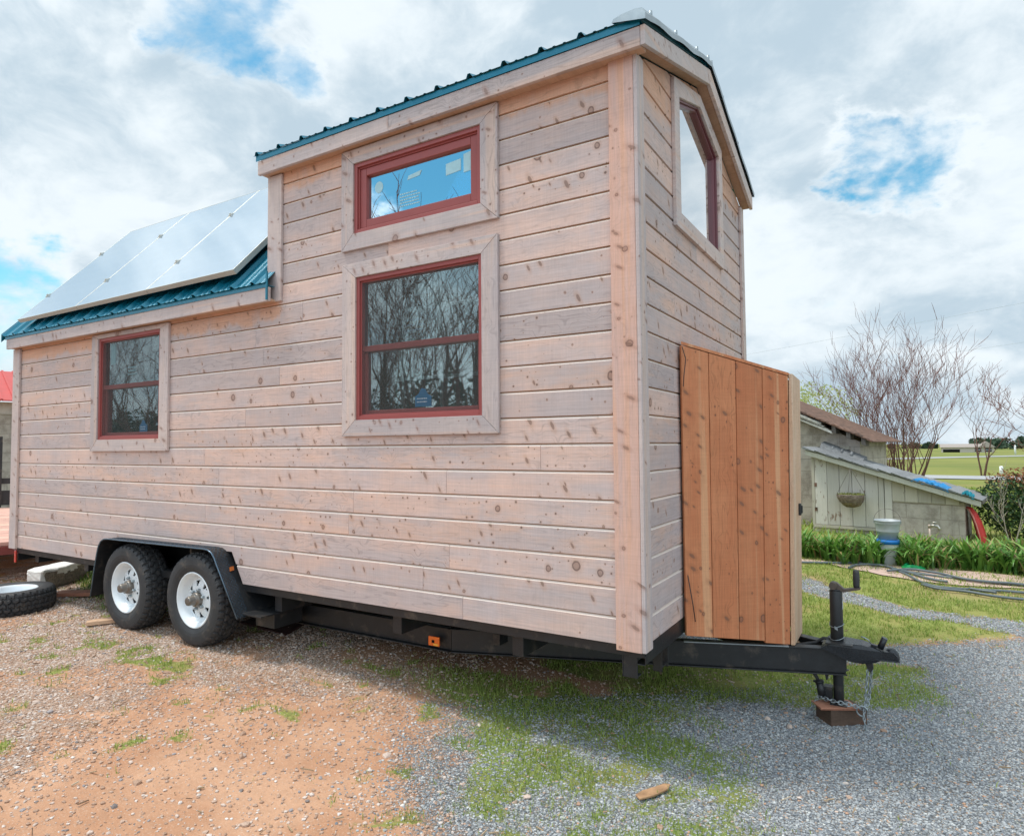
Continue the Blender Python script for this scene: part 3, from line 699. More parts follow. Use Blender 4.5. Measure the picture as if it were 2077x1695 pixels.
# corner and edge boards
def boards(name, mat, boxes, bev=.003, parent=house):
    mb = MB()
    for k, (a, b) in enumerate(boxes): mb.box(a, b, (k*.37+.13) % 1)
    return mb.build(name, mat, parent, bev)
boards('corner_board', M['corner'], [((-.132, -.022, .472), (.0005, -.001, 3.415))])
boards('corner_board', M['trimZ'], [((.001, -.0215, .474), (.021, .078, 3.425))])
boards('corner_board', M['trimZ'], [((-2.745, -.022, 2.500), (-2.602, -.001, 3.404))])
boards('corner_board', M['trimZ'], [((-6.675, -.022, .485), (-6.535, -.001, 2.495))])
boards('corner_board', M['trimZ'], [((.001, W-.085, .474), (.021, W+.008, 3.390))])
# eave boards
boards('fascia', M['trimX'], [((-2.772, -.088, 3.404), (-1.55, -.064, 3.503)), ((-1.548, -.088, 3.404), (.064, -.064, 3.503))])
boards('fascia', M['trimX'], [((-6.665, -.088, 2.492), (-2.652, -.064, 2.592))])
boards('eave_soffit', M['soffit'], [((-2.77, -.0635, 3.412), (.064, -.0005, 3.43))])
boards('eave_soffit', M['soffit'], [((-6.66, -.0635, 2.498), (-2.66, -.0005, 2.515))])
mb = MB()
for y0, y1 in ((-.088, RX), (RX, 2.478)):
    zb = lambda y: 3.404+.32*(min(y, 2*RX-y)+.088)
    mb.prism([(.0655, y0, zb(y0)), (.0655, y1, zb(y1)), (.0655, y1, zb(y1)+.10), (.0655, y0, zb(y0)+.10)], (.024, 0, 0), .2+.5*(y0 > 0))
mb.build('gable_fascia', M['trimY'], house, .003)
mb = MB()
for y0, y1 in ((-.063, RX), (RX, 2.472)):
    zb = lambda y: 3.414+.32*(min(y, 2*RX-y)+.088)
    mb.prism([(.0005, y0, zb(y0)), (.0005, y1, zb(y1)), (.0005, y1, zb(y1)+.018), (.0005, y0, zb(y0)+.018)], (.0645, 0, 0), .3)
mb.build('gable_soffit', M['soffit'], house)

# ribbed metal roofs
def ribbed(mb, x0, x1, p0, p1, pitch=.229, h=.021):
    """sheet from the eave line p0=(y,z) to the line p1, ribs running up the slope"""
    d = Vector((0, p1[0]-p0[0], p1[1]-p0[1])).normalized(); nrm = Vector((0, -d.z, d.y))
    if nrm.z < 0: nrm = -nrm
    prof = []; x = x0
    while x < x1-.001:
        for dx, k in ((0, 0), (.016, 0), (.030, 1), (.046, 1), (.060, 0), (.105, 0), (.110, .18), (.121, .18), (.126, 0), (.165, 0), (.170, .18), (.181, .18), (.186, 0)):
            if x+dx <= x1: prof.append((x+dx, k*h))
        x += pitch
    prof.append((x1, 0))
    for (xa, ha), (xb, hb) in zip(prof[:-1], prof[1:]):
        a0 = Vector((xa, *p0))+nrm*ha; b0 = Vector((xb, *p0))+nrm*hb; a1 = Vector((xa, *p1))+nrm*ha; b1 = Vector((xb, *p1))+nrm*hb
        mb.poly([a0, b0, b1, a1]); t = nrm*-.0012
        mb.poly([a0+t, a1+t, b1+t, b0+t]); mb.poly([a0, a0+t, b0+t, b0])
ez, ey = 3.541, -.105
mb = MB(); ribbed(mb, -2.80, .075, (ey, ez), (RX, ez+.32*(RX-ey))); ribbed(mb, -2.80, .075, (2.495, ez+.32*(2*RX-2.495-ey)), (RX, ez+.32*(RX-ey)))
upper_roof = mb.build('upper_roof', M['teal'], house)
boards('drip_edge', M['teal'], [((-2.785, -.094, 3.504), (.066, -.0895, 3.540)), ((-2.785, -.0895, 3.530), (.066, -.02, 3.534))], 0, upper_roof)
# deep metal cap along the gable edge and over the ridge
mb = MB()
sec = [(-.070, .026), (-.060, .036), (-.02, .046), (.050, .050), (.086, .044), (.103, .020), (.1025, -.010)]
for sgn in (0, 1):
    ya = ey-.01 if not sgn else 2*RX-2.50
    ys = [ya+(RX-ya)*k/18 for k in range(19)]
    for k in range(18):
        for (xa, ha), (xb, hb) in zip(sec[:-1], sec[1:]):
            def P(x, h, y):
                wv = .006*math.sin(y*15.0) if h < .03 else 0
                return (x, y if not sgn else 2*RX-y, ez+.32*(y-ey)+h-.012+wv)
            mb.poly([P(xa, ha, ys[k]), P(xb, hb, ys[k]), P(xb, hb, ys[k+1]), P(xa, ha, ys[k+1])], .5, True)
    mb.poly([P(x, h, ys[0]) for x, h in sec])
cap = mb.build('rake_cap', M['galv'], upper_roof)
mb = MB()
zr = ez+.32*(RX-ey)
mb.prism([(-2.81, RX-.14, zr-.018), (-2.81, RX, zr+.036), (-2.81, RX+.14, zr-.018), (-2.81, RX, zr+.028)], (2.87, 0, 0))
mb.build('ridge_cap', M['teal'], upper_roof)
for y in (0.0, .42, .85, 1.12, 1.20, 1.5, 1.95):
    z = ez+.32*(min(y, 2*RX-y)-ey)
    mb = MB(); mb.lathe([(0, .024), (.009, .022), (.010, .002), (.004, -.012)], (.09, y, z+.018), 'Z', 8); mb.build('roof_screw', M['galv'], upper_roof)

le_y, le_z, lsl, lr_y = -.108, 2.619, 1.10, 1.0
lrz = le_z+lsl*(lr_y-le_y)
mb = MB(); ribbed(mb, -6.72, -2.66, (le_y, le_z), (lr_y, lrz)); ribbed(mb, -6.72, -2.66, (2*RX-ey, ez-.06), (lr_y, lrz))
lower_roof = mb.build('lower_roof', M['teal'], house)
boards('drip_edge', M['teal'], [((-6.68, -.094, 2.588), (-2.655, -.0895, 2.626)), ((-6.68, -.0895, 2.60), (-2.655, -.03, 2.604))], 0, lower_roof)
mb = MB()   # rake flashing at the far end and the corner flashing against the raised wall
mb.prism([(-6.735, le_y, le_z-.05), (-6.735, lr_y, lrz-.05), (-6.735, lr_y, lrz+.03), (-6.735, le_y, le_z+.03)], (.012, 0, 0))
mb.build('flashing', M['teal'], lower_roof); mb = MB(); mb.box((-2.664, -.10, 2.50), (-2.650, -.089, 2.70)); mb.build('flashing', M['teal'], lower_roof)

# solar panels: three framed modules lying just above the steep slope
pn = Vector((0, -lsl, 1)).normalized(); pu = Vector((0, 1, lsl)).normalized()
off = .080
pbase = Vector((0, -.045, le_z+lsl*(-.045-le_y)))+pn*off
Lp = (1.03+.045)*math.sqrt(1+lsl*lsl)
px0, pw = -6.36, 1.118
for k in range(3):
    xa = px0+k*(pw+.005); ctr = pbase+pu*Lp/2+Vector((xa+pw/2, 0, 0))
    X = Vector((1, 0, 0)); T = .020; fw = .006
    mb = MB(); mb.obox(ctr+pn*.0155, X*(pw/2-fw), pu*(Lp/2-fw), pn*.003)
    pan = mb.build('solar_panel', M['cells'], house)
    mb = MB()
    for s in (-1, 1):
        mb.obox(ctr+pu*s*(Lp/2-fw/2), X*pw/2, pu*fw/2, pn*T); mb.obox(ctr+X*s*(pw/2-fw/2), X*fw/2, pu*(Lp/2-fw-.0005), pn*T)
    mb.build('frame', M['alu'], pan, .002)
    for q in (.25, .72):
        mb = MB(); c = pbase+pu*Lp*q+Vector((xa-.006, 0, 0))+pn*.026
        mb.obox(c-pn*.003, X*.016, pu*.016, pn*.004); mb.obox(c+pn*.004, X*.007, pu*.007, pn*.006)
        mb.obox(c-pn*.048, X*.02, pu*.025, pn*.045); mb.build('clamp', M['alu'], pan)

# windows on the long side
def window(x0, x1, z0, z1, tx0, tx1, tz0, tz1, hung, pane_mat):
    F = []
    mb = MB()
    def ring(a0, a1, b0, b1, t, ya, yb):
        mb.box((a0, ya, b0), (a0+t, yb, b1)); mb.box((a1-t, ya, b0), (a1, yb, b1)); mb.box((a0+t+.0003, ya, b0), (a1-t-.0003, yb, b0+t)); mb.box((a0+t+.0003, ya, b1-t), (a1-t-.0003, yb, b1))
    ring(x0, x1, z0, z1, .026, -.010, .085)
    ring(x0+.020, x1-.020, z0+.020, z1-.020, .016, .004, .080)
    fr = mb.build('window', M['redframe'], house, .002)
    zm = None
    if hung:
        zm = z0+(z1-z0)*hung
        mb = MB(); s = .034
        mb.box((x0+.0365, .012, zm-.018), (x1-.0365, .05, zm+.018)); mb.box((x0+.0365, .030, z0+.0365), (x0+.06, .06, zm-.019)); mb.box((x1-.06, .030, z0+.0365), (x1-.0365, .06, zm-.019)); mb.box((x0+.0605, .030, z0+.0365), (x1-.0605, .06, z0+.062))
        mb.build('meeting_rail', M['redframe'], fr, .002)
        panes = [(z0+.050, zm-.010, .045), (zm+.010, z1-.034, .030)]
    else:
        mb = MB(); ring(x0+.037, x1-.037, z0+.037, z1-.037, .050, .010, .06); mb.build('sash', M['redframe'], fr, .004)
        panes = [(z0+.075, z1-.075, .035)]
    ix0, ix1 = (x0+.036, x1-.036) if hung else (x0+.075, x1-.075)
    for a, b, d in panes:
        mb = MB(); mb.box((ix0, d, a), (ix1, d+.004, b)); mb.build('pane', pane_mat, fr)
    mb = MB()
    for a, b, d in panes:
        dy = d+.0046
        for q in (1/3, 2/3):
            xx = ix0+(ix1-ix0)*q; mb.box((xx-.010, dy, a), (xx+.010, dy+.006, b))
        zz = (a+b)/2; mb.box((ix0, dy+.0005, zz-.010), (ix1, dy+.0055, zz+.010))
    mb.build('glazing_bar', M['muntin'], fr)
    mb = MB()   # mitred casing boards
    yo, yi = -.0225, -.001; g = .0012
    def tz(pts, r): mb.prism([(p[0], yi, p[1]) for p in pts], (0, yo-yi, 0), r)
    for pts, r, mt in (([(tx0, tz0+g), (x0, z0+g), (x0, z1-g), (tx0, tz1-g)], .11, 'trimZ'), ([(x1, z0+g), (tx1, tz0+g), (tx1, tz1-g), (x1, z1-g)], .43, 'trimZ'),
                       ([(tx0+g, tz0), (tx1-g, tz0), (x1-g, z0), (x0+g, z0)], .71, 'trimX'), ([(x0+g, z1), (x1-g, z1), (tx1-g, tz1), (tx0+g, tz1)], .92, 'trimX')):
        mb = MB(); tz(pts, r+x0*.01); mb.build('casing', M[mt], fr, .002)
    if hung:
        mb = MB(); mb.box((x0+.037, .004, z0+.037), (x1-.037, .0045, z1-.037)); mb.build('insect_screen', M['screen'], fr)
    return fr, ix0, ix1, panes
wu = window(-1.909, -.917, 2.848, 3.309, -2.013, -.80, 2.744, 3.403, 0, M['filmpane'])
wl = window(-1.888, -.914, 1.644, 2.561, -2.003, -.803, 1.542, 2.656, .495, M['pane'])
wf = window(-5.025, -4.067, 1.556, 2.454, -5.131, -3.946, 1.455, 2.491, .515, M['pane'])
def flat_label(parent, mat, pts, y):
    mb = MB(); mb.prism([(p[0], y, p[1]) for p in pts], (0, -.0008, 0)); return mb.build('sticker', mat, parent)
for pts in ([(-1.50, 3.13), (-1.40, 3.14), (-1.385, 3.17), (-1.49, 3.155)], [(-1.20, 3.09), (-1.09, 3.10), (-1.09, 3.17), (-1.20, 3.16)], [(-1.07, 3.08), (-1.005, 3.085), (-1.005, 3.20), (-1.07, 3.19)]):
    flat_label(wu[0], M['paper'], pts, 2.848*0+.034)
mb = MB(); mb.prism([(-1.735+.035*math.cos(a), .034, 3.135+.038*math.sin(a)) for a in [k*math.pi/7 for k in range(14)]], (0, -.0008, 0)); mb.build('sticker', M['paper'], wu[0])
def lines_of_print(parent, x0, z0, w, rows, y, mat, h=.006, gap=.013):
    mb = MB(); r = random.Random(3)
    for k in range(rows):
        x = x0; e = x0+w*r.uniform(.8, 1)
        while x < e:
            l = r.uniform(.006, .02); mb.box((x, y, z0-k*gap), (min(x+l, e), y-.0005, z0-k*gap+h)); x += l+.004
    return mb.build('printing', mat, parent)
lines_of_print(wu[0], -1.56, 3.045, .16, 5, .034, M['paper'], .008, .019)
def shield(x, z, w, y, parent):
    pts = [(x-w/2, z), (x+w/2, z), (x+w/2, z+w*.48), (x+w*.25, z+w*.62), (x+w*.12, z+w*.85), (x-w*.1, z+w*.90), (x-w*.3, z+w*.62), (x-w/2, z+w*.5)]
    flat_label(parent, M['bluelabel'], pts, y); lines_of_print(parent, x-w*.38, z+w*.36, w*.76, 2, y-.001, M['whiteprint'], w*.06, w*.16)
shield(-1.385, 1.715, .125, .0440, wl[0]); shield(-4.40, 1.615, .115, .0440, wf[0])
lines_of_print(wl[0], -1.52, 2.245, .15, 3, .0355, M['bluelabel'], .012, .032)
flat_label(wl[0], M['paper'], [(-1.44, 2.40), (-1.30, 2.40), (-1.30, 2.47), (-1.44, 2.47)], .0355)
lines_of_print(wf[0], -4.62, 2.17, .14, 3, .0295, M['paper'], .012, .03)
flat_label(wf[0], M['paper'], [(-4.90, 2.22), (-4.83, 2.22), (-4.83, 2.40), (-4.90, 2.40)], .0295)

# five sided window under the gable
def off_poly(d): return [(gw0-d, gwz-d), (gw1+d, gwz-d), (gw1+d, gtop(gw1)+d*.8), (RX, gtop(RX)+d*.8), (gw0-d, gtop(gw0)+d*.8)]
def ring5(mb, d0, d1, xa, xb, g=0.0):
    A, B = off_poly(d0), off_poly(d1)
    for k in range(5):
        k2 = (k+1) % 5; q = [A[k], A[k2], B[k2], B[k]]
        mb.prism([(xa, p[0], p[1]) for p in q], (xb-xa, 0, 0), (k*.23+.1) % 1)
mb = MB(); ring5(mb, -.002, -.013, -.05, .006); gfr = mb.build('window', M['maroon'], house, .0015)
mb = MB(); ring5(mb, -.0135, -.032, -.038, -.008); mb.build('sash', M['maroon'], gfr, .002)
mb = MB(); mb.prism([(-.030, p[0], p[1]) for p in off_poly(-.030)], (.004, 0, 0)); mb.build('pane', M['gablepane'], gfr)
mb = MB(); ring5(mb, .0, .098, .001, .0225); mb.build('casing', M['trimY'], gfr, .002)

# cedar storage box on the tongue
BA, BB, BC, BD = Vector((.024, .625, 0)), Vector((.50, 1.085, 0)), Vector((.50, 1.40, 0)), Vector((.024, 1.86, 0))
tb = Vector((.024, .012, 0))
mb = MB()
def wallboards(p, q, zb0, zb1, zt0, zt1, n, t0, r0, drop_last=0, th=.022):
    nrm = Vector((q-p).cross(Vector((0, 0, 1)))).normalized()
    for k in range(n):
        f0, f1 = k/n, (k+1)/n; g = .0016
        a = p.lerp(q, f0); b = p.lerp(q, f1); d = (b-a).normalized()*g
        za, zb_ = zb0+(zb1-zb0)*f0, zb0+(zb1-zb0)*f1
        if k == n-1: za -= drop_last; zb_ -= drop_last
        ta, tb_ = zt0+(zt1-zt0)*f0, zt0+(zt1-zt0)*f1
        sh0, sh1 = tb*t0*f0, tb*t0*f1
        A = [a+d, b-d, b-d-nrm*th, a+d-nrm*th]
        Z0 = [za, zb_, zb_, za]; Z1 = [ta, tb_, tb_, ta]; S = [sh0, sh1, sh1, sh0]
        mb.hexa([A[i]+Vector((0, 0, Z0[i])) for i in range(4)]+[A[i]+S[i]+Vector((0, 0, Z1[i])) for i in range(4)], (r0+k*.271) % 1)
wallboards(BA, BB, .400, .314, 2.040, 1.872, 4, 1.0, .13, .012)
box = mb.build('storage_box', M['cedar'], house, .003)
mb = MB(); wallboards(BC, BD, .314, .40, 1.872, 2.04, 4, 0, .4); mb.build('side_boards', M['cedar'], box, .003)
mb = MB()
a = BB+Vector((.001, .001, 0)); s = tb
mb.hexa([(.501, 1.083, .300), (.523, 1.083, .300), (.523, 1.402, .300), (.501, 1.402, .300), (.501+.024, 1.095, 1.885), (.523+.024, 1.095, 1.885), (.523+.024, 1.412, 1.872), (.501+.024, 1.412, 1.872)], .3)
mb.build('front_board', M['cedar_pale'], box, .003)
mb = MB(); tp = [BA, BB+tb, BC+tb, BD]
zt = [2.043, 1.874, 1.874, 2.043]
mb.prism([(p.x, p.y, z+.001) for p, z in zip(tp, zt)], (0, 0, .018), .6); mb.build('lid', M['cedar'], box, .002)
mb = MB(); mb.obox((.541, 1.30, 1.07), (.008, 0, 0), (0, .016, 0), (0, 0, .036)); mb.obox((.551, 1.30, 1.07), (.006, 0, 0), (0, .007, 0), (0, 0, .024)); mb.build('latch', M['black'], box, .004)
mb = MB()   # dark tie straps nailed along the wall edge of the box
mb.tube([(.034, .612, 2.03), (.050, .628, 1.96), (.040, .618, 1.86), (.036, .615, 1.80)], .0025, 5); mb.build('strap', M['black'], box); mb = MB(); mb.tube([(.040, .618, .74), (.060, .636, .58), (.070, .645, .48)], .0028, 5)
mb.build('strap', M['black'], box)
mb = MB(); mb.beam((-.06, .853, .3015), (.49, 1.060, .3015), .034, .006); mb.build('beam_top_highlight', M['galv'], box)  # pale strip added to imitate the lit top of the black beam

# trailer frame
mb = MB()
def channel(a, b, h, w=.05, t=.007):
    """C or I section beam between two points of its top edge"""
    a = Vector(a); b = Vector(b); dn = Vector((0, 0, -h/2))
    mb.beam(a+dn, b+dn, t*1.6, h-2*t-.001); mb.beam(a-Vector((0, 0, t/2)), b-Vector((0, 0, t/2)), w, t); mb.beam(a-Vector((0, 0, h-t/2)), b-Vector((0, 0, h-t/2)), w, t)
for sg in (0, 1):
    Y = lambda y: y if not sg else W-y
    channel((-5.05, Y(.37), .312), (-1.42, Y(.37), .312), .150, .07); channel((-6.45, Y(.37), .436), (-5.0, Y(.37), .436), .085, .07)
    channel((-1.42, Y(.371), .309), (.775, Y(1.195), .297), .150, .06)
    mb.box((-6.60, Y(.022), .438), (-.004, Y(.03), .493)); mb.box((-6.60, Y(.0302), .438), (-.004, Y(.07), .444))
    for x in (-6.3, -5.35, -2.72, -1.62, -.75):
        mb.box((x-.035, Y(.075), .318 if x > -5 else .36), (x+.035, Y(.36), .437))
    mb.box((-2.93, Y(-.07), .300), (-2.72, Y(.30), .312)); mb.box((-2.93, Y(.05), .20), (-2.73, Y(.30), .299))
mb.box((-6.60, .071, .440), (-.010, W-.071, .490))
mb.box((-.008, .034, .405), (-.0015, W-.034, .492)); mb.box((-.06, .034, .398), (-.0085, W-.034, .404))
mb.box((-6.606, .034, .36), (-6.601, W-.034, .492))
for x in (-4.9, -4.3, -3.4, -2.2, -1.1): mb.box((x-.025, .40, .24), (x+.025, W-.40, .31))
frame = mb.build('chassis', M['black'], house, .002)
mb = MB()
mb.box((-.125, .034, .33), (-.118, .10, .437)); mb.box((-.1175, .034, .33), (-.045, .041, .437)); mb.box((-.1175, .0412, .33), (-.05, .10, .337))
mb.build('corner_jack_bracket', M['black'], frame, .002)
mb = MB(); mb.box((-.06, .30, .29), (-.01, .305, .40)); mb.box((-.06, .40, .29), (-.01, .405, .40)); mb.box((-.055, .304, .30), (-.02, .401, .31))
mb.build('corner_jack_bracket', M['black'], frame, .002)
mb = MB(); mb.box((-5.54, .15, .35), (-5.33, .36, .4375)); mb.box((-6.35, .2, .37), (-5.545, .26, .437)); mb.build('hanging_bracket', M['black'], frame, .002)
mb = MB(); mb.tube([(.03, .95, .26), (.25, 1.08, .24), (.5, 1.2, .27), (.62, 1.22, .30), (.66, 1.22, .33), (.70, 1.2, .335)], .009, 8); mb.tube([(.40, 1.12, .20), (.58, 1.16, .17), (.62, 1.17, .12), (.64, 1.175, .075)], .010, 8)
mb.build('cable', M['rubber'], frame)
mb = MB(); mb.tube([(.637, 1.175, .085), (.650, 1.178, -.0)], .021, 12); mb.tube([(.634, 1.175, .095), (.637, 1.175, .083)], .024, 12); mb.box((.605, 1.165, .083), (.66, 1.185, .092)); mb.build('plug', M['black'], frame)
mb = MB(); mb.lathe([(0, -.02), (.018, -.012), (.018, .006), (0, .012)], (.50, 1.30, .262), 'Z', 10); mb.tube([(.50, 1.30, .262), (.56, 1.27, .262)], .005, 6); mb.build('breakaway_pin', M['scrap'], frame)
def lamp(name, c, sz, mat, parent):
    mb = MB(); mb.box((c[0]-sz[0], c[1]-.012, c[2]-sz[1]), (c[0]+sz[0], c[1], c[2]+sz[1])); l = mb.build(name, mat, parent, .004)
    return l
l = lamp('marker_light', (-1.527, .331, .222), (.044, .030), M['amber'], house)
mb = MB(); mb.box((-1.541, .3165, .212), (-1.521, .3185, .230)); mb.build('lens_centre', M['dark'], l)
mb = MB(); mb.box((-1.527, .3160, .196), (-1.490, .3184, .210)); mb.build('lens_edge', plain('pale amber', (.95, .42, .05), .3, 0, .5), l)
lamp('tail_light', (-6.60, .016, .405), (.016, .060), M['redlens'], house)
# coupler on the tongue tip
mb = MB(); cy0 = W/2
prof = [(.655, .301), (.690, .318), (.780, .334), (.862, .333), (.915, .322), (.962, .305), (.990, .310), (1.018, .306), (1.034, .288), (1.034, .272), (.965, .262), (.925, .240), (.862, .228), (.80, .235), (.66, .297)]
tpw = lambda x: .042+max(0, (.93-x))*.22
for (p, q) in zip(prof[:9], prof[1:10]):
    mb.poly([(p[0], cy0-tpw(p[0]), p[1]), (q[0], cy0-tpw(q[0]), q[1]), (q[0], cy0+tpw(q[0]), q[1]), (p[0], cy0+tpw(p[0]), p[1])], .5)
for s in (-1, 1): mb.poly([(p[0], cy0+s*tpw(p[0]), p[1]) for p in (prof if s < 0 else prof[::-1])])
coup = mb.build('coupler', M['coupler'], house)
mb = MB(); mb.lathe([(.0, .322), (.020, .318), (.036, .300), (.040, .278), (.040, .262)], (1.005, cy0, 0), 'Z', 18); mb.obox((.985, cy0, .262), (.062, 0, .002), (0, .052, 0), (0, 0, .004)); mb.obox((.90, cy0, .246), (.035, 0, .016), (0, .05, 0), (0, 0, .004)); mb.build('socket', M['coupler'], coup, .003)
mb = MB(); mb.tube([(.950, cy0-.01, .315), (.962, cy0-.01, .345), (.976, cy0-.01, .378)], [.018, .017, .016], 10); mb.obox((.935, cy0-.01, .325), (.03, 0, -.006), (0, .012, 0), (0, 0, .006)); mb.build('latch_handle', M['coupler'], coup)
mb = MB(); mb.tube([(.905, cy0, .333), (.893, cy0, .352), (.872, cy0, .362), (.855, cy0, .366)], .0035, 6); mb.build('safety_pin', M['galv'], coup)
mb = MB(); mb.prism([(.875, cy0-.02, .222), (.91, cy0-.02, .235), (.915, cy0-.02, .20), (.90, cy0-.02, .175), (.885, cy0-.02, .19)], (0, .04, 0)); mb.build('chain_hook', M['black'], coup); mb = MB(); mb.prism([(.665, cy0-.05, .152), (.69, cy0-.05, .152), (.68, cy0-.05, .105), (.672, cy0-.05, .105)], (0, .02, 0)); mb.build('lug', M['black'], coup)
# tongue jack
mb = MB(); jx, jy = .734, 1.205
mb.tube([(jx, jy, .315), (jx, jy, .618)], .0345, 20); mb.tube([(jx, jy, .618), (jx, jy, .626)], .030, 20); mb.tube([(jx, jy, -.022), (jx, jy, .33)], .0275, 18); mb.box((jx-.055, jy-.09, .325), (jx+.085, jy+.07, .3335)); mb.box((jx-.075, jy-.03, -.015), (jx-.031, jy+.03, .064)); mb.box((jx-.045, jy-.05, -.028), (jx+.045, jy+.05, -.0225))
jack = mb.build('tongue_jack', M['black'], house, .0015)
mb = MB(); mb.tube([(jx-.012, jy-.028, .645), (jx-.012, jy+.028, .645)], .022, 12)
mb.prism([(jx-.02, jy-.018, .662), (jx+.008, jy-.018, .664), (jx+.045, jy-.018, .632), (jx+.128, jy-.018, .648), (jx+.128, jy-.018, .636), (jx+.042, jy-.018, .614), (jx-.016, jy-.018, .628)], (0, .036, 0)); mb.build('crank_arm', plain('worn dark crank steel', (.11, .085, .07), .5, .3, .4, .2, 30), jack, .002)
mb = MB(); mb.tube([(jx+.108, jy, .644), (jx+.108, jy, .66), (jx+.108, jy, .70), (jx+.108, jy, .738), (jx+.108, jy, .744)], [.0155, .017, .018, .0165, .012], 12); mb.build('crank_grip', M['rubber'], jack)
mb = MB()
cpts = []
for k in range(40):
    t = k/39; a = t*2*math.pi*1.9+.6; cpts.append((jx+.0375*math.cos(a), jy+.0375*math.sin(a), .475-.14*t+.025*math.sin(a*1.0+1)))
mb.tube(cpts, .0022, 5); mb.obox((jx+.0, jy-.039, .408), (.008, 0, -.005), (0, .004, 0), (0, 0, .007)); mb.build('breakaway_wire', M['galv'], jack)
mb = MB(); mb.box((jx+.0335, jy-.012, .515), (jx+.0355, jy+.012, .565)); mb.build('sticker', plain('pale grey label', (.5, .52, .5), .5), jack)
# safety chain
def chain(mb, pts, link=.030, r=.0032):
    P = [Vector(p) for p in pts]; path = []
    for a, b in zip(P[:-1], P[1:]):
        n = max(1, int((b-a).length/(link*.68)+.5)); path += [a.lerp(b, k/n) for k in range(n)]
    path.append(P[-1])
    for k in range(len(path)-1):
        c = (path[k]+path[k+1])/2; d = (path[k+1]-path[k]).normalized(); s = d.cross(Vector((.3, .2, 1)) if k % 2 else Vector((.9, -.4, .1))).normalized()
        pts_ = [c+d*(link/2*math.cos(t))*1.0+s*(link*.34*math.sin(t)) for t in [q*math.pi/5 for q in range(10)]]
        mb.tube(pts_, r, 5, closed=True)
mb = MB(); chain(mb, [(.885, 1.195, .19), (.878, 1.185, .10), (.868, 1.165, .0), (.862, 1.15, -.06), (.87, 1.14, -.125)])
chain(mb, [(.905, 1.235, .19), (.89, 1.22, .06), (.875, 1.175, -.02), (.845, 1.15, -.013), (.80, 1.125, .003), (.74, 1.12, .006), (.68, 1.14, .006), (.63, 1.165, -.0), (.604, 1.175, -.04), (.588, 1.17, -.09), (.56, 1.16, -.128)])
mb.build('safety_chain', M['galv'], house)
mb = MB(); s_ = [Vector((.855, 1.14, -.03))+Vector((.028*math.cos(t), .01, .028*math.sin(t))) for t in [k*.35 for k in range(15)]]; mb.tube(s_, .0045, 6); mb.build('chain_end_hook', M['galv'], house)

# fender
mb = MB()
FP = [(-4.870, .225), (-4.815, .46), (-4.775, .605), (-4.752, .660), (-4.720, .698), (-4.678, .718), (-4.63, .725), (-3.30, .740), (-3.25, .736), (-3.205, .718), (-3.172, .685), (-3.145, .64), (-2.905, .285)]
def fender_sheet(yo, yi, t):
    n = len(FP); out = []
    for k in range(n):
        a = Vector((*FP[max(k-1, 0)], 0)); b = Vector((*FP[min(k+1, n-1)], 0)); d = (b-a).normalized(); out.append((FP[k][0]+d.y*t, FP[k][1]-d.x*t))
    for k in range(n-1):
        a, b, c, d = FP[k], FP[k+1], out[k+1], out[k]
        mb.hexa([(d[0], yo, d[1]), (c[0], yo, c[1]), (c[0], yi, c[1]), (d[0], yi, d[1]), (a[0], yo, a[1]), (b[0], yo, b[1]), (b[0], yi, b[1]), (a[0], yi, a[1])])
fender_sheet(-.118, .30, .006)
fen = mb.build('fender', M['black'], house)
mb = MB()
n = len(FP)
lip = [(-4.870, -.121, .225)]+[(p[0], -.121, p[1]) for p in FP[1:]]
mb.tube(lip, .006, 8)
# raised tread pattern of the plate: small diamonds along the top
for k in range(n-1):
    a, b = Vector((FP[k][0], 0, FP[k][1])), Vector((FP[k+1][0], 0, FP[k+1][1])); L = (b-a).length; m_ = max(1, int(L/.026)); d = (b-a).normalized(); up = Vector((-d.z, 0, d.x))
    for q in range(m_):
        for j, yy in enumerate((-.108, -.092, -.076, -.060, -.044, -.028)):
            c = a+d*(L*(q+.5*(j % 2)+.25)/m_)+up*.0012+Vector((0, yy, 0)); s = 1 if (q+j) % 2 else -1
            mb.obox(c, d*.0085+Vector((0, s*.004, 0)), Vector((0, .0022, 0)), up*.0012)
mb.build('tread_plate_edge', plain('worn tread plate', (.09, .14, .19), .25, .6, .6, .2, 30), fen)
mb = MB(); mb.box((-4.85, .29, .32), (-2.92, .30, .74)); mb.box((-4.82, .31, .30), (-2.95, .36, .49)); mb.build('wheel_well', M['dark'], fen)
mb = MB(); mb.obox((-3.098, -.03, .60), (.008, 0, .004), (0, .012, 0), (-.003, 0, .014)); mb.build('side_reflector', plain('dull orange reflector', (.5, .14, .03), .4), fen)

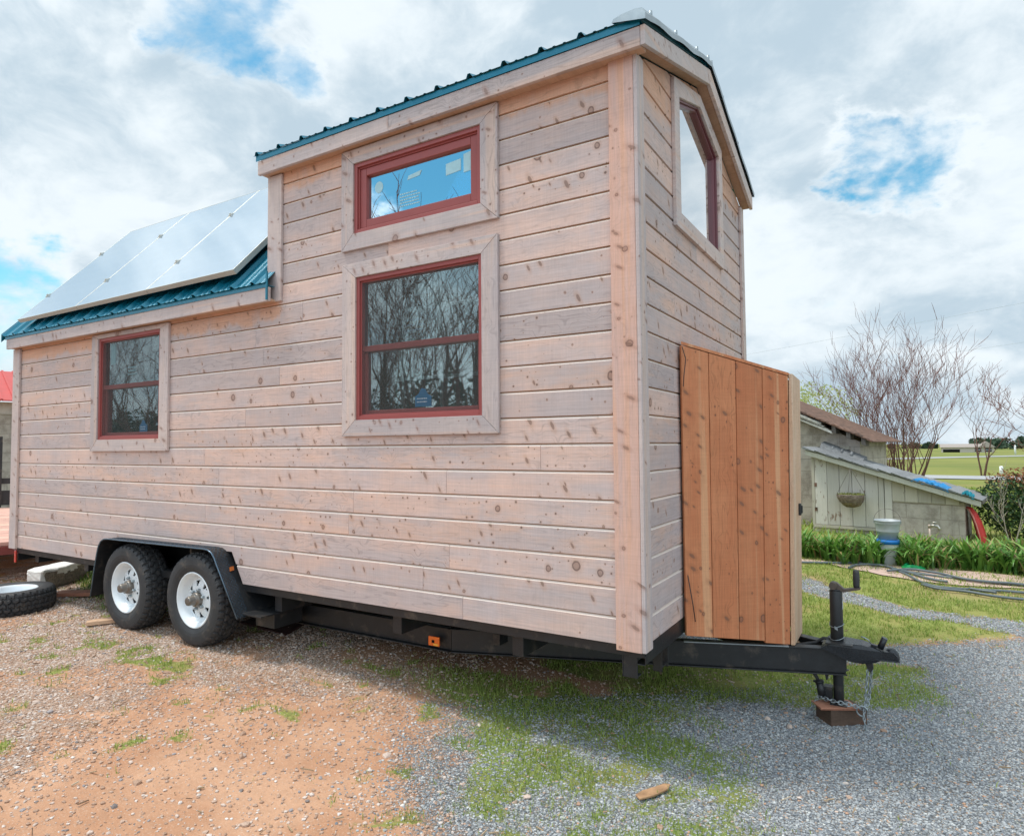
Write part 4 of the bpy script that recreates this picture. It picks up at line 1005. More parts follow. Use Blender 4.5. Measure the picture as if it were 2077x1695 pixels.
# wheels
def tyre_mesh(name, parent, R0=.350, Wd=.210):
    na = 252; prof = []
    hw = Wd/2
    for t in np.linspace(-1, 1, 35): prof.append((R0-.016*abs(t)**3.2, t*hw*.86, t))
    side = [(R0-.030, hw*.965), (R0-.055, hw*1.01), (R0-.085, hw*1.03), (R0-.108, hw*1.0), (R0-.128, hw*.93), (R0-.143, hw*.86), (R0-.150, hw*.80)]
    P = [(r, -h, None) for r, h in side[::-1]]+prof+[(r, h, None) for r, h in side]
    m = len(P); a = np.arange(na)/na; V = np.empty((na, m, 3)); N = 36
    for k, (r, h, t) in enumerate(P):
        rr = np.full(na, r)
        if t is not None:
            ph = a*N
            tri = np.abs((ph*1.0) % 1-.5)*2-.5
            u = (t*.9+1)*2.5+tri*.34
            fu = np.abs(u % 1-.5); row = np.floor(u)
            g1 = fu > .38
            lat = np.abs((ph+row*.5) % 1-.5) < .12
            rr = rr-np.where(g1 | lat, .013, 0.0)
        elif abs(h) > hw*.955 and r > R0-.06:
            lug = np.abs((a*N+(0 if h > 0 else .5)) % 1-.5) < .14
            rr = rr-np.where(lug, .004, 0)
        V[:, k, 0] = rr*np.cos(a*2*np.pi); V[:, k, 1] = h; V[:, k, 2] = rr*np.sin(a*2*np.pi)
    i = np.arange(na*m).reshape(na, m); j = np.roll(i, -1, 0)
    F = np.stack([i[:, :-1], i[:, 1:], j[:, 1:], j[:, :-1]], -1).reshape(-1, 4)
    o = fast_mesh(name, V.reshape(-1, 3), F, M['rubber'], np.full(len(F), .5), smooth=False)
    attach(o, parent); return o
def rim_mesh(parent):
    """steel modular wheel: deep barrel, flat disc with eight vents; outer face towards -y"""
    mb = MB()
    mb.lathe([(.180, .088), (.192, .092), (.200, .090), (.198, .080), (.186, .070), (.172, .030), (.172, -.040), (.184, -.066), (.196, -.076), (.205, -.084), (.208, -.092), (.203, -.096), (.195, -.093), (.190, -.084), (.180, -.078), (.170, -.060), (.162, -.034), (.152, -.026)], axis='Y', n=64)
    na, rings = 144, [(.152, -.026), (.145, -.030), (.138, -.034), (.130, -.038), (.122, -.041), (.114, -.044), (.106, -.046), (.098, -.048), (.090, -.049), (.082, -.050), (.070, -.050), (.050, -.050)]
    def hole(k, q):
        r = (rings[k][0]+rings[k+1][0])/2; ang = ((q+.5)/na*8) % 1-.5
        return .094 < r < .140 and abs(ang) < .10+.11*(r-.094)/.046
    mb.lathe(rings, axis='Y', n=na, skip=hole)
    mb.lathe([(r-.001, h+.006) for r, h in rings], axis='Y', n=na, skip=hole)
    rim = mb.build('rim', M['rimwhite'], parent); return rim
def hub_mesh(parent):
    mb = MB(); mb.lathe([(.0, .06), (.150, .06), (.150, .030), (.0, .030)], axis='Y', n=40); d = mb.build('brake_drum', M['dark'], parent)
    mb = MB(); mb.lathe([(.055, -.048), (.055, -.075), (.050, -.085), (.036, -.090), (.034, -.130), (.030, -.140), (.020, -.143), (.0, -.143)], axis='Y', n=28); h = mb.build('hub', M['hub'], parent, .002)
    mb = MB()
    for k in range(6):
        a = (k+.5)*math.pi/3; mb.lathe([(.0, -.074), (.008, -.074), (.011, -.068), (.0115, -.050)], (.072*math.cos(a), 0, .072*math.sin(a)), 'Y', 8); mb.build('lug_nut', M['galv'], parent); mb = MB()
    mb = MB(); mb.tube([(.105, -.042, .10), (.112, -.078, .118)], .004, 6); mb.build('valve_stem', M['rubber'], parent)
wheel = part_empty('wheel', house, (-3.465, .003, .345)); wheel.rotation_euler = (0, R(12), 0)
tyre = tyre_mesh('tyre', wheel); rim_mesh(wheel); hub_mesh(wheel)
w2 = copy_tree(wheel, house); w2.location = (-4.390, .003, .342); w2.rotation_euler = (0, R(47), 0)
mb = MB()
for x in (-3.465, -4.390): mb.tube([(x, .07, .344), (x, W-.12, .344)], .035, 12)
mb.build('axle', M['black'], frame)

# ------------------------------------------------------------------ loose things round the trailer
spare = thing('spare_wheel', 'black tyre on a white rim lying flat on the gravel', 'spare wheel', (-6.05, -.30, gzs(-6.05, -.30)+.098), rot=(R(-90), 0, R(20)), inplace=False); spare.location += Vector((.045, .045, 0))
t = bpy.data.objects.new('tyre', tyre.data); COL.objects.link(t); t.parent = spare
mb = MB(); mb.lathe([(.208, -.092), (.203, -.096), (.195, -.093), (.188, -.075), (.178, -.040), (.176, .020), (.165, .030), (.05, .032), (.048, .020), (.0, .020)], axis='Y', n=64)
mb.lathe([(.208, .092), (.195, .093), (.176, .022)], axis='Y', n=64); mb.build('rim', M['rimwhite'], spare)

def chunk_mat():
    m, n, b = new_mat('chipped white painted stone')
    tc = n.node('ShaderNodeTexCoord').outputs['Object']; f = n.noise(tc, 14, 6, .65); p = n.attr('rnd').outputs['Fac']
    raw = n.mix(n.ramp(n.noise(tc, 6, 4), .4, .6), (.30, .25, .19), (.19, .16, .125)); raw = n.mix(n.ramp(n.noise(tc, 50, 4), .4, .75), raw, (.10, .085, .07))
    w = n.mix(n.ramp(f, .35, .7), (.80, .78, .74), (.66, .64, .61))
    k = n.ramp(n.math('ADD', p, n.math('MULTIPLY', n.math('SUBTRACT', f, .5), .12)), .48, .52)
    n.put(b.inputs['Base Color'], n.mix(k, raw, w)); b.inputs['Roughness'].default_value = .85; n.put(b.inputs['Normal'], n.bump(f, .6, .02)); return m
def stone_chunk():
    F0 = Vector((-6.61, .26, -.01)); a = Vector((-.25, -.045, 0)); b_ = Vector((-.37, .64, 0))*1.0; h = Vector((0, 0, .225)); n = 14; mb = MB()
    def pt(u, v, w):
        p = F0+a*u+b_*v+h*w
        d = Vector((fbm(p.x*1+p.z, p.y-p.z, 7, 4, 3)-.5, fbm(p.y, p.x+p.z*2, 7, 7, 3)-.5, fbm(p.x, p.y, 6, 9, 3)-.5))
        r = .10*((1-abs(2*u-1))*0)
        e = sum(1 for q in (u, v, w) if q < .04 or q > .96)
        c = F0+a*.5+b_*.5+h*.5
        return p+d*.045+(c-p)*(.05 if e >= 2 else 0.0)-h*(.16*max(0, v-.35)*(1 if w > .5 else 0))
    for f in ('top', 'left', 'right', 'back', 'end'):
        for i in range(n):
            for j in range(n):
                q = []
                for di, dj in ((0, 0), (1, 0), (1, 1), (0, 1)):
                    s_, t_ = (i+di)/n, (j+dj)/n
                    q.append(pt(*{'top': (s_, t_, 1), 'left': (s_, 0, t_), 'right': (0, s_, t_), 'back': (s_, 1, t_), 'end': (1, s_, t_)}[f]))
                s0, t0 = (i+.5)/n, (j+.5)/n
                line = .93-.10*math.sin(s0*7+.5)-.36*max(0, math.sin((s0-.25)*5.2))*(s0 < .86)+.15*(fbm(s0, 0, 9, 2)-.5)
                paint = {'top': .9 if not (t0 > .86 and s0 < .5) else .3, 'left': .9, 'right': .9 if (t0 > line or s0 < .04) else .1, 'back': .8, 'end': .8}[f]
                mb.poly(q, paint, True)
    return mb.build('stone_block', chunk_mat())
tag(stone_chunk(), 'white painted stone block with chipped brown side behind the rear wheel', 'stone block')

def slab(name, label, cat, pts, z0, th, mat, group=None, rnd=.4, tilt=0.0):
    """flat board: corner list in plan, bottom height, thickness"""
    mb = MB(); x0, y0 = pts[0]
    mb.prism([(x, y, z0+tilt*(math.hypot(x-x0, y-y0))) for x, y in pts], (0, 0, th), rnd); o = mb.build(name, mat, None, .002); tag(o, label, cat, group); return o
def bar(c, d, L, Wd):
    d = Vector((*d, 0)).normalized(); s_ = Vector((-d.y, d.x, 0)); c = Vector((*c, 0))
    return [((c+d*a*L/2+s_*b*Wd/2).x, (c+d*a*L/2+s_*b*Wd/2).y) for a, b in ((-1, -1), (1, -1), (1, 1), (-1, 1))]
pb = M['redwood']
slab('plank_offcut', 'pinkish red plank lying in the grass between spare wheel and stone block', 'plank', bar((-6.03, .33), (.83, .55), .40, .15), gzs(-6.03, .33)+.015, .034, pb, rnd=.2)
slab('plank_offcut', 'pale yellow plank with pointed end wedged under the rear wheel', 'plank', [(-4.80, -.175), (-4.74, -.215), (-4.52, .14), (-4.64, .20), (-4.76, .02)], gzs(-4.68, 0)+.012, .030, M['scrap'], rnd=.7)
slab('plank_offcut', 'reddish brown plank lying behind the pale wheel wedge', 'plank', bar((-4.80, .22), (.55, .83), .36, .11), gzs(-4.8, .2)+.02, .045, M['scrap'], rnd=.15)
slab('ground_board', 'dark red brown sheet of board lying flat under the trailer beam', 'board', [(-3.72, .50), (-3.085, .446), (-3.21, .74), (-3.78, .80)], gzs(-3.4, .6)+.006, .014, plain('dark red board', (.075, .034, .028), .8, 0, .2, .3, 12))
slab('wood_chip', 'orange brown strip of split wood on the grey gravel near the grass', 'wood scrap', [(.010, -.165), (.040, -.190), (.085, -.130), (.122, -.045), (.118, .005), (.092, -.005), (.060, -.060), (.025, -.115)], gzs(.06, -.1)+.012, .009, plain('split wood', (.40, .235, .13), .85, 0, .2, .35, 25, .4, 60))
mb = MB(); mb.obox((-6.62, .93, gzs(-6.62, .93)+.03), (.05, .02, 0), (-.02, .04, 0), (0, 0, .028)); o = mb.build('brick_piece', plain('broken red brick', (.42, .15, .08), .9, 0, .2, .2, 20, .4, 40), None, .01); tag(o, 'broken piece of orange brick beside the stone block', 'brick')
gj = -.135
def old_block():
    mb = MB(); K = Vector((.70, 1.116, gj)); a = Vector((.8, .6, 0))*.217; b_ = Vector((-.66, .75, 0))*.139; H = Vector((0, 0, .090))
    mb.hexa([K, K+a, K+a+b_, K+b_, K+H, K+a+H+Vector((0, 0, -.004)), K+a+b_+H, K+b_+H+Vector((0, 0, .002))], .3)
    return mb.build('timber_block', M['old_block'], None, .004)
tag(old_block(), 'dark weathered timber block on the gravel under the tongue jack', 'timber block')
for k, (cx, cy_, ang, lab) in enumerate(((.716, 1.190, .50, 'lower of two thin red brown boards on the dark timber block'), (.712, 1.185, .56, 'upper of two thin red brown boards right under the jack foot'))):
    slab('packing_board', lab, 'board', bar((cx, cy_), (math.cos(ang), math.sin(ang)), .215, .12), gj+.0915+k*.0085, .0075, pb, 'thin packing boards under the jack', rnd=.3+.3*k)

# ------------------------------------------------------------------ block shed with its lean-to
Q = Vector((1.77, 7.89, 0)); SD = Vector((.987, -.16, 0)).normalized(); SO = Vector((.16, .987, 0)).normalized()
def SH(s_, o_, z): return Q+SD*s_+SO*o_+Vector((0, 0, z))
def block_mat():
    m, n, b = new_mat('weathered concrete block')
    tc = n.node('ShaderNodeTexCoord').outputs['Object']; x, y, z = n.sep(tc)
    v = n.comb(n.math('ADD', n.math('MULTIPLY', x, .987), n.math('MULTIPLY', y, -.16)), n.math('ADD', z, .012), 0)
    v = n.vmath('ADD', v, n.vmath('MULTIPLY', n.comb(n.noise(tc, 8, 2), n.noise(tc, 9, 2), 0), (.012, .012, 0)))
    br = n.node('ShaderNodeTexBrick', {'offset': .5}, Vector=v, Scale=1.0, Mortar_Size=.006, Mortar_Smooth=.3, Bias=0.0, Brick_Width=.42, Row_Height=.205, Color1=(.43, .385, .335), Color2=(.52, .465, .405), Mortar=(.33, .29, .25))
    st = n.noise(tc, 4.5, 6, .65); c = n.mix(n.ramp(st, .40, .70), br.outputs[0], (.25, .215, .18))
    c = n.mix(n.ramp(n.noise(n.vmath('MULTIPLY', tc, (9, 9, 1.2)), 1.0, 4, .6), .55, .75, 0, .6), c, (.15, .13, .115))
    c = n.mix(n.ramp(n.noise(tc, 60, 4), .3, .7, 0, .35), c, (.45, .41, .37))
    n.put(b.inputs['Base Color'], c); b.inputs['Roughness'].default_value = .95; b.inputs['Specular IOR Level'].default_value = .15
    n.put(b.inputs['Normal'], n.bump(n.math('ADD', n.math('MULTIPLY', br.outputs['Fac'], -.6), n.math('MULTIPLY', n.noise(tc, 45, 4), .5)), .6, .012)); return m
M['block'] = block_mat()
def peel_mat(name, paint, bare, amt):
    m, n, b = new_mat(name)
    tc = n.node('ShaderNodeTexCoord').outputs['Object']; r = n.attr('rnd').outputs['Fac']
    f = n.noise(n.vmath('MULTIPLY', tc, (1, 1, .35)), 22, 6, .65); g = n.noise(tc, 3.5, 4, .6)
    k = n.ramp(n.math('ADD', n.math('MULTIPLY', f, .6), n.math('MULTIPLY', g, .4)), amt, amt+.06)
    grain = n.noise(n.vmath('MULTIPLY', tc, (70, 70, 3)), 1.0, 4, .6)
    p = n.mix(n.ramp(grain, .3, .7, 0, .35), paint, tuple(q*.72 for q in paint)); t_ = n.math('ADD', .85, n.math('MULTIPLY', r, .3)); p = n.mix(1.0, p, n.comb(t_, t_, t_), 'MULTIPLY')
    n.put(b.inputs['Base Color'], n.mix(k, p, bare)); b.inputs['Roughness'].default_value = .85; b.inputs['Specular IOR Level'].default_value = .2
    n.put(b.inputs['Normal'], n.bump(grain, .3, .006)); return m
M['peel'] = peel_mat('peeling white paint', (.56, .53, .475), (.24, .18, .14), .57)
M['greyboard'] = peel_mat('bare grey boards', (.46, .425, .35), (.24, .20, .17), .60)
M['oldwood'] = peel_mat('rotting roof timber', (.17, .15, .13), (.40, .37, .33), .55)
M['shingle'] = plain('asphalt shingles', (.20, .205, .21), .9, 0, .2, .3, 25, .5, 70)
M['rust'] = plain('rusty roofing', (.15, .085, .06), .85, .1, .3, .8, 14, .4, 50, dirt=((.12, .085, .07), .55))
shed = thing('block_shed', 'grey concrete block shed with a low lean-to and peeling white plank door', 'shed', tuple(SH(-1.2, 1.0, .10)))
gs = -.05
def sprism(mb, poly, o0, o1, rnd=.5): mb.prism([SH(a, o0, z) for a, z in poly], SO*(o1-o0), rnd)
rl = lambda s_: 1.325-.313*(s_+1.96)
mr = lambda s_: 2.02-.475*(s_+2.34)
mb = MB(); sprism(mb, [(-5.0, gs), (-1.45, gs), (-1.45, mr(-1.45)-.10), (-5.0, mr(-5.0)-.10)], .80, 2.8); mw = mb.build('main_wall', M['block'], shed)
mb = MB(); sprism(mb, [(-1.74, 1.22), (-1.62, 1.22), (-1.62, 1.38), (-1.74, 1.38)], .785, .799); mb.build('vent_hole', M['dark'], mw)
mb = MB(); sprism(mb, [(-1.745, 1.372), (-1.60, 1.372), (-1.60, 1.42), (-1.745, 1.42)], .76, .7995, .2); mb.build('lintel', M['greyboard'], mw)
mb = MB(); sprism(mb, [(-5.1, mr(-5.1)), (-1.22, mr(-1.22)), (-1.22, mr(-1.22)+.012), (-5.1, mr(-5.1)+.012)], .52, 3.0)
r_ = random.Random(4)
for k in range(26):     # curled edge of the old roofing
    a = -3.4+k*.085; sprism(mb, [(a, mr(a)+.010), (a+.07, mr(a+.07)+.010), (a+.07, mr(a+.07)+.018+.016*r_.random()), (a, mr(a)+.018+.026*r_.random())], .46+.07*r_.random(), .70, r_.random())
mrf = mb.build('main_roof', M['rust'], shed)
for k in range(9):
    a = -3.1+k*.215
    if a < -1.3:
        mb = MB(); sprism(mb, [(a, mr(a)-.105), (a+.06, mr(a+.06)-.105), (a+.06, mr(a+.06)-.002), (a, mr(a)-.002)], .56, .799, r_.random()); mb.build('rafter_end', M['oldwood'], mrf)
mb = MB()
for k in range(4): sprism(mb, [(-3.2, mr(-3.2)-.03-.035*k), (-1.95+.05*k, mr(-1.95+.05*k)-.025-.035*k), (-1.97+.05*k, mr(-1.95)-.052-.035*k), (-3.2, mr(-3.2)-.056-.035*k)], .50+.012*k, .55+.012*k, k*.3)
mb.build('splintered_board', plain('silvered wood', (.55, .53, .48), .9, 0, .2, .3, 25), mrf)
# lean-to
mb = MB(); sprism(mb, [(-.885, gs), (0, gs), (0, rl(0)-.03), (-.885, rl(-.885)-.03)], 0, .79); sprism(mb, [(-1.98, gs), (-.886, gs), (-.886, .165), (-1.98, .165)], 0, .79); sprism(mb, [(-1.98, .166), (-.886, .166), (-.886, rl(-.886)-.03), (-1.98, rl(-1.98)-.03)], .10, .789); lw = mb.build('lean_to_wall', M['block'], shed)
mb = MB(); sprism(mb, [(-2.02, rl(-2.02)), (.22, rl(.22)), (.22, rl(.22)+.035), (-2.02, rl(-2.02)+.035)], -.14, .95); lr = mb.build('lean_to_roof', M['oldwood'], shed)
mb = MB(); sprism(mb, [(-2.02, rl(-2.02)-.045), (.20, rl(.20)-.045), (.20, rl(.20)+.030), (-2.02, rl(-2.02)+.030)], -.165, -.1405, .7); mb.build('edge_board', peel_mat('faded edge board', (.47, .46, .39), (.33, .29, .25), .6), lr, .003)
mb = MB()
for k in range(13):
    a = -2.05+k*.172; lift = .004+.012*r_.random()
    mb.hexa([SH(a, -.20+.03*r_.random(), rl(a)+.040+lift*0), SH(a+.20, -.20+.03*r_.random(), rl(a+.20)+.037), SH(a+.20, .94, rl(a+.20)+.037), SH(a, .94, rl(a)+.04),
             SH(a, -.20, rl(a)+.062+lift), SH(a+.20, -.20, rl(a+.2)+.048+lift*.5), SH(a+.20, .94, rl(a+.2)+.048), SH(a, .94, rl(a)+.062)], r_.random())
mb.build('shingles', M['shingle'], lr)
mb = MB()
for k in range(4): mb.tube([SH(-1.95+k*.14, .70-.03*t, rl(-1.95+k*.14)+.05+.09*math.sin(t*.55)) for t in range(6)], .02, 6, r_.random())
mb.hexa([SH(-1.98, .45, rl(-1.98)+.05), SH(-1.35, .45, rl(-1.35)+.05), SH(-1.35, .795, rl(-1.35)+.05), SH(-1.98, .795, rl(-1.98)+.05), SH(-1.98, .6, rl(-1.98)+.16), SH(-1.35, .6, rl(-1.35)+.10), SH(-1.35, .795, rl(-1.35)+.12), SH(-1.98, .795, rl(-1.98)+.18)], .2)
mb.build('flashing_strip', M['shingle'], lr)
mb = MB()
for k in range(5):
    a = -1.925+k*.176; b_ = a+.170; sprism(mb, [(a, .222), (b_, .222), (b_, rl(b_)-.055), (a, rl(a)-.055)], -.022, -.002, r_.random())
door = mb.build('door', M['peel'], shed, .002)
mb = MB()
for z in (.42, .80): sprism(mb, [(-1.935, z), (-1.90, z), (-1.90, z+.06), (-1.935, z+.06)], -.03, -.0225)
mb.build('hinge', M['rust'], door)
mb = MB(); sprism(mb, [(-1.045, .20), (-.975, .20), (-.975, rl(-.975)-.055), (-1.045, rl(-1.045)-.055)], -.022, -.002, .3); sprism(mb, [(-.965, .345), (-.872, .345), (-.872, rl(-.872)-.05), (-.965, rl(-.965)-.05)], -.024, -.002, .6); mb.build('side_boards', M['peel'], shed, .002)
mb = MB(); sprism(mb, [(-1.965, .17), (-.99, .17), (-.99, .215), (-1.965, .215)], -.03, -.001, .5); sprism(mb, [(-1.975, .2155), (-1.932, .2155), (-1.932, rl(-1.94)-.055), (-1.975, rl(-1.975)-.055)], -.018, -.001, .5); mb.build('door_frame', M['greyboard'], shed, .002)
mb = MB()
for k in range(5):
    a = -.868+k*.163; b_ = a+.158; sprism(mb, [(a, .625-.004*k), (b_, .622-.004*k), (b_, rl(b_)-.05), (a, rl(a)-.05)], -.022, -.002, r_.random())
mb.build('gable_boards', M['greyboard'], shed, .002)
for x in (-.045, .10):
    mb = MB(); sprism(mb, [(x, rl(x)-.075), (x+.05, rl(x)-.075), (x+.05, rl(x)-.003), (x, rl(x)-.003)], -.12, .05, .4); mb.build('rafter_end', M['oldwood'], lr)
# blue tarp and bundle on the lean-to roof
def crumple(name, s0, s1, o0, o1, mat, h, seed, label, cat):
    mb = MB(); n = 14; zz = np.random.default_rng(seed).random((n+1, n+1))
    P = [[SH(s0+(s1-s0)*i/n+.01*zz[i, j], o0+(o1-o0)*j/n, rl(s0+(s1-s0)*i/n)+.052+h*zz[i, j]*math.sin(math.pi*min(1, max(.0, i/n)))**.5) for j in range(n+1)] for i in range(n+1)]
    for i in range(n):
        for j in range(n): mb.poly([P[i][j], P[i+1][j], P[i+1][j+1], P[i][j+1]], zz[i, j])
    # the hem lies down on the roof all round
    ring_ = [P[i][0] for i in range(n+1)]+[P[n][j] for j in range(1, n+1)]+[P[i][n] for i in range(n-1, -1, -1)]+[P[0][j] for j in range(n-1, 0, -1)]
    for a, b_ in zip(ring_, ring_[1:]+ring_[:1]):
        mb.poly([a, b_, Vector((b_.x, b_.y, b_.z-.03)), Vector((a.x, a.y, a.z-.03))], .5)
    return tag(mb.build(name, mat), label, cat)
crumple('tarp', -.60, -.16, -.19, .3, plain('blue tarpaulin', (.01, .20, .45), .45, 0, .5, .3, 12), .05, 3, 'crumpled bright blue tarp along the lean-to roof edge', 'tarp')
crumple('cloth_bundle', -.02, .12, -.19, -.03, plain('teal cloth', (.02, .26, .34), .7, 0, .3, .3, 12), .075, 5, 'small teal cloth bundle at the low end of the lean-to roof', 'bundle')
# hanging basket
bc = SH(-1.375, -.20, .70)
hb = thing('hanging_basket', 'half round fibre hanging basket on chains before the white plank door', 'hanging basket', tuple(bc))
mb = MB(); mb.lathe([(.0, -.175), (.06, -.170), (.115, -.145), (.155, -.10), (.178, -.05), (.187, .0), (.175, .004), (.0, .010)], tuple(bc), 'Z', 26)
for i, v in enumerate(mb.v): mb.v[i] = tuple(Vector(v)+Vector((.012*math.sin(v[2]*90+i), .012*math.cos(i*2.3), .008*math.sin(i*1.7))))
mb.build('coir_liner', plain('coir fibre', (.20, .155, .12), .95, 0, .1, .45, 30, .9, 70, dirt=((.36, .32, .27), .52)), hb)
mb = MB(); ring_ = lambda r, z: [bc+Vector((r*math.cos(k*math.pi/12), r*math.sin(k*math.pi/12), z)) for k in range(24)]
mb.tube(ring_(.192, .008), .004, 5, closed=True); mb.tube(ring_(.165, -.095), .003, 5, closed=True); mb.build('wire_frame', M['hub'], hb)
for a in (0, math.pi, math.pi/2*2.9):
    mb = MB(); mb.tube([bc+Vector((.19*math.cos(a), .19*math.sin(a), .008)), bc+Vector((.02*math.cos(a), .02*math.sin(a), .36)), bc+Vector((0, .02, .40))], .003, 5); mb.build('chain', M['hub'], hb)
mb = MB(); mb.tube([bc+Vector((0, .02, .395)), bc+Vector((0, .09, .41)), bc+Vector((0, .185, .405))], .005, 6); mb.build('hook', M['hub'], hb)
mossm = leafmat('moss', (.10, .13, .02), (.28, .30, .06))
mb = MB()
for k in range(220):
    a = r_.uniform(0, 6.28); r = .18*math.sqrt(r_.random()); p = bc+Vector((r*math.cos(a), r*math.sin(a), .01)); q = Vector((r_.uniform(-.02, .02), r_.uniform(-.02, .02), r_.uniform(.01, .035))); mb.poly([p, p+Vector((.008, 0, 0)), p+q], r_.random())
mb.build('moss', mossm, hb)
# buckets
bx, by = .885, 6.02; bg = gzs(bx, by)
wb = thing('plastic_bucket', 'white plastic bucket with a bright blue lid among the green leaves', 'bucket', (bx, by, bg))
mb = MB(); mb.lathe([(.0, .0), (.100, .0), (.112, .245), (.118, .246), (.118, .262), (.0, .262)], (bx, by, bg), 'Z', 32); mb.build('tub', plain('white plastic', (.66, .69, .67), .4, 0, .4, .08, 10), wb, .003)
mb = MB(); mb.lathe([(.0, .268), (.11, .268), (.120, .280), (.122, .2625), (.1195, .2625), (.1190, .240), (.1250, .240), (.1255, .284), (.118, .290), (.0, .286)], (bx, by, bg), 'Z', 32); mb.build('lid', plain('blue plastic lid', (.01, .16, .48), .35, 0, .5, .08, 10), wb)
z0 = bg+.292
gb = thing('metal_bucket', 'galvanised metal bucket with wire handle standing on the blue lid', 'bucket', (bx, by+.01, z0))
mb = MB(); c_ = (bx, by+.01, z0); mb.lathe([(.0, .004), (.098, .004), (.098, .0), (.103, .0), (.118, .09), (.121, .094), (.120, .098), (.134, .186), (.137, .190), (.136, .194), (.140, .215), (.145, .222), (.142, .228), (.136, .224), (.100, .012), (.0, .012)], c_, 'Z', 40); mb.build('pail', M['pailm'], gb)
mb = MB(); mb.tube([(bx+.142*math.cos(t), by+.01+.02*math.sin(t), z0+.215+.145*math.sin(t)) for t in [k*math.pi/14 for k in range(15)]], .003, 6); mb.build('handle', M['hub'], gb)
for s_ in (-1, 1):
    mb = MB(); mb.obox((bx+s_*.141, by+.01, z0+.205), (.004, 0, 0), (0, .02, 0), (0, 0, .02)); mb.build('handle_ear', M['galv'], gb)
# garden tap
tg_ = thing('garden_tap', 'upright water pipe with a brass garden tap in front of the block wall', 'tap', (1.335, 6.9, gzs(1.335, 6.9)))
mb = MB(); mb.tube([(1.330, 6.9, gzs(1.33, 6.9)-.02), (1.335, 6.9, .40)], .016, 12); mb.tube([(1.335, 6.9, .385), (1.335, 6.9, .425)], .021, 8); mb.build('pipe', plain('dull galvanised pipe', (.40, .33, .27), .5, .5, .4, .2, 20), tg_)
mb = MB(); mb.tube([(1.335, 6.9, .41), (1.38, 6.89, .415), (1.42, 6.88, .41), (1.435, 6.875, .385), (1.437, 6.874, .365)], [.019, .019, .017, .017, .019], 10); mb.tube([(1.385, 6.89, .41), (1.385, 6.89, .455)], .008, 8); mb.lathe([(0, .452), (.028, .452), (.03, .458), (.026, .464), (0, .462)], (1.385, 6.89, 0), 'Z', 10); mb.build('spout', plain('tap metal', (.45, .43, .38), .35, .8, .5, .2, 30), tg_)
# kayak leaning by the shed
def kayak():
    k = thing('kayak', 'red pointed plastic kayak end leaning by the low shed corner', 'kayak', (1.9, 8.05, .1))
    mb = MB(); spine = [(1.800, 8.05, .575), (1.835, 8.06, .555), (1.875, 8.07, .47), (1.915, 8.08, .34), (1.945, 8.09, .20), (1.965, 8.10, .03)]
    wid = [.014, .045, .075, .095, .105, .11]; n = 14; base = []
    for (x, y, z), w_ in zip(spine, wid):
        base.append([(x+.62*w_*math.cos(2*math.pi*q/n)*(1.0 if math.cos(2*math.pi*q/n) > 0 else .55), y+1.9*w_*math.sin(2*math.pi*q/n), z+.35*w_*math.cos(2*math.pi*q/n)) for q in range(n)])
    for a, b_ in zip(base[:-1], base[1:]):
        for q in range(n): mb.poly([a[q], a[(q+1) % n], b_[(q+1) % n], b_[q]], .5, True)
    mb.poly(base[0]); mb.poly(base[-1]); mb.build('hull', plain('faded red plastic', (.62, .045, .04), .4, 0, .5, .1, 6), k)
    mb = MB(); mb.tube([(x-.012, y-1.75*w_, z-.01) for (x, y, z), w_ in zip(spine, wid)], .011, 8); mb.build('seam', plain('pink scuffed seam', (.72, .28, .24), .5, 0, .4, .1), k)
kayak()

# path and hoses
def strip(name, up, lo, mat, dz=.012, nx=60, ny=6):
    up = [Vector((*p, 0)) for p in up]; lo = [Vector((*p, 0)) for p in lo]
    def along(P, t):
        L = [0.0]
        for a, b_ in zip(P[:-1], P[1:]): L.append(L[-1]+(b_-a).length)
        d = t*L[-1]
        for k in range(len(P)-1):
            if d <= L[k+1]+1e-9: return P[k].lerp(P[k+1], (d-L[k])/(L[k+1]-L[k]))
    V = []
    for i in range(nx+1):
        a, b_ = along(up, i/nx), along(lo, i/nx)
        for j in range(ny+1):
            p = a.lerp(b_, j/ny); e = .05*(fbm(p.x, p.y, 5, 3)-.5) if j in (0, ny) else 0; V.append((p.x, p.y+e, gzs(p.x, p.y)+dz))
    idx = np.arange((nx+1)*(ny+1)).reshape(nx+1, ny+1)
    F = np.stack([idx[:-1, :-1], idx[:-1, 1:], idx[1:, 1:], idx[1:, :-1]], -1).reshape(-1, 4)
    return struct(fast_mesh(name, np.array(V), F, mat, np.full(len(F), .5), True))
strip('path', [(-.9, 5.95), (.31, 5.80), (.68, 5.86), (1.36, 5.90), (2.12, 5.80), (4.0, 5.6)], [(-.9, 5.80), (.31, 5.66), (.484, 5.536), (.841, 5.304), (1.119, 5.188), (1.593, 5.131), (2.075, 5.239), (4.0, 5.15)], plain('pinkish concrete', (.50, .36, .30), .92, 0, .2, .14, 6, .3, 60, dirt=((.40, .27, .19), .58)))
hm = plain('grey rubber hose', (.10, .125, .135), .45, 0, .5, .1, 10)
def smooth_path(P, n=6):
    out = []
    for k in range(len(P)-1):
        p0, p1, p2, p3 = P[max(k-1, 0)], P[k], P[k+1], P[min(k+2, len(P)-1)]
        for q in range(n):
            t = q/n; out.append(tuple(.5*(2*p1[i]+(p2[i]-p0[i])*t+(2*p0[i]-5*p1[i]+4*p2[i]-p3[i])*t*t+(3*p1[i]-p0[i]-3*p2[i]+p3[i])*t**3) for i in range(2)))
    return out+[P[-1]]
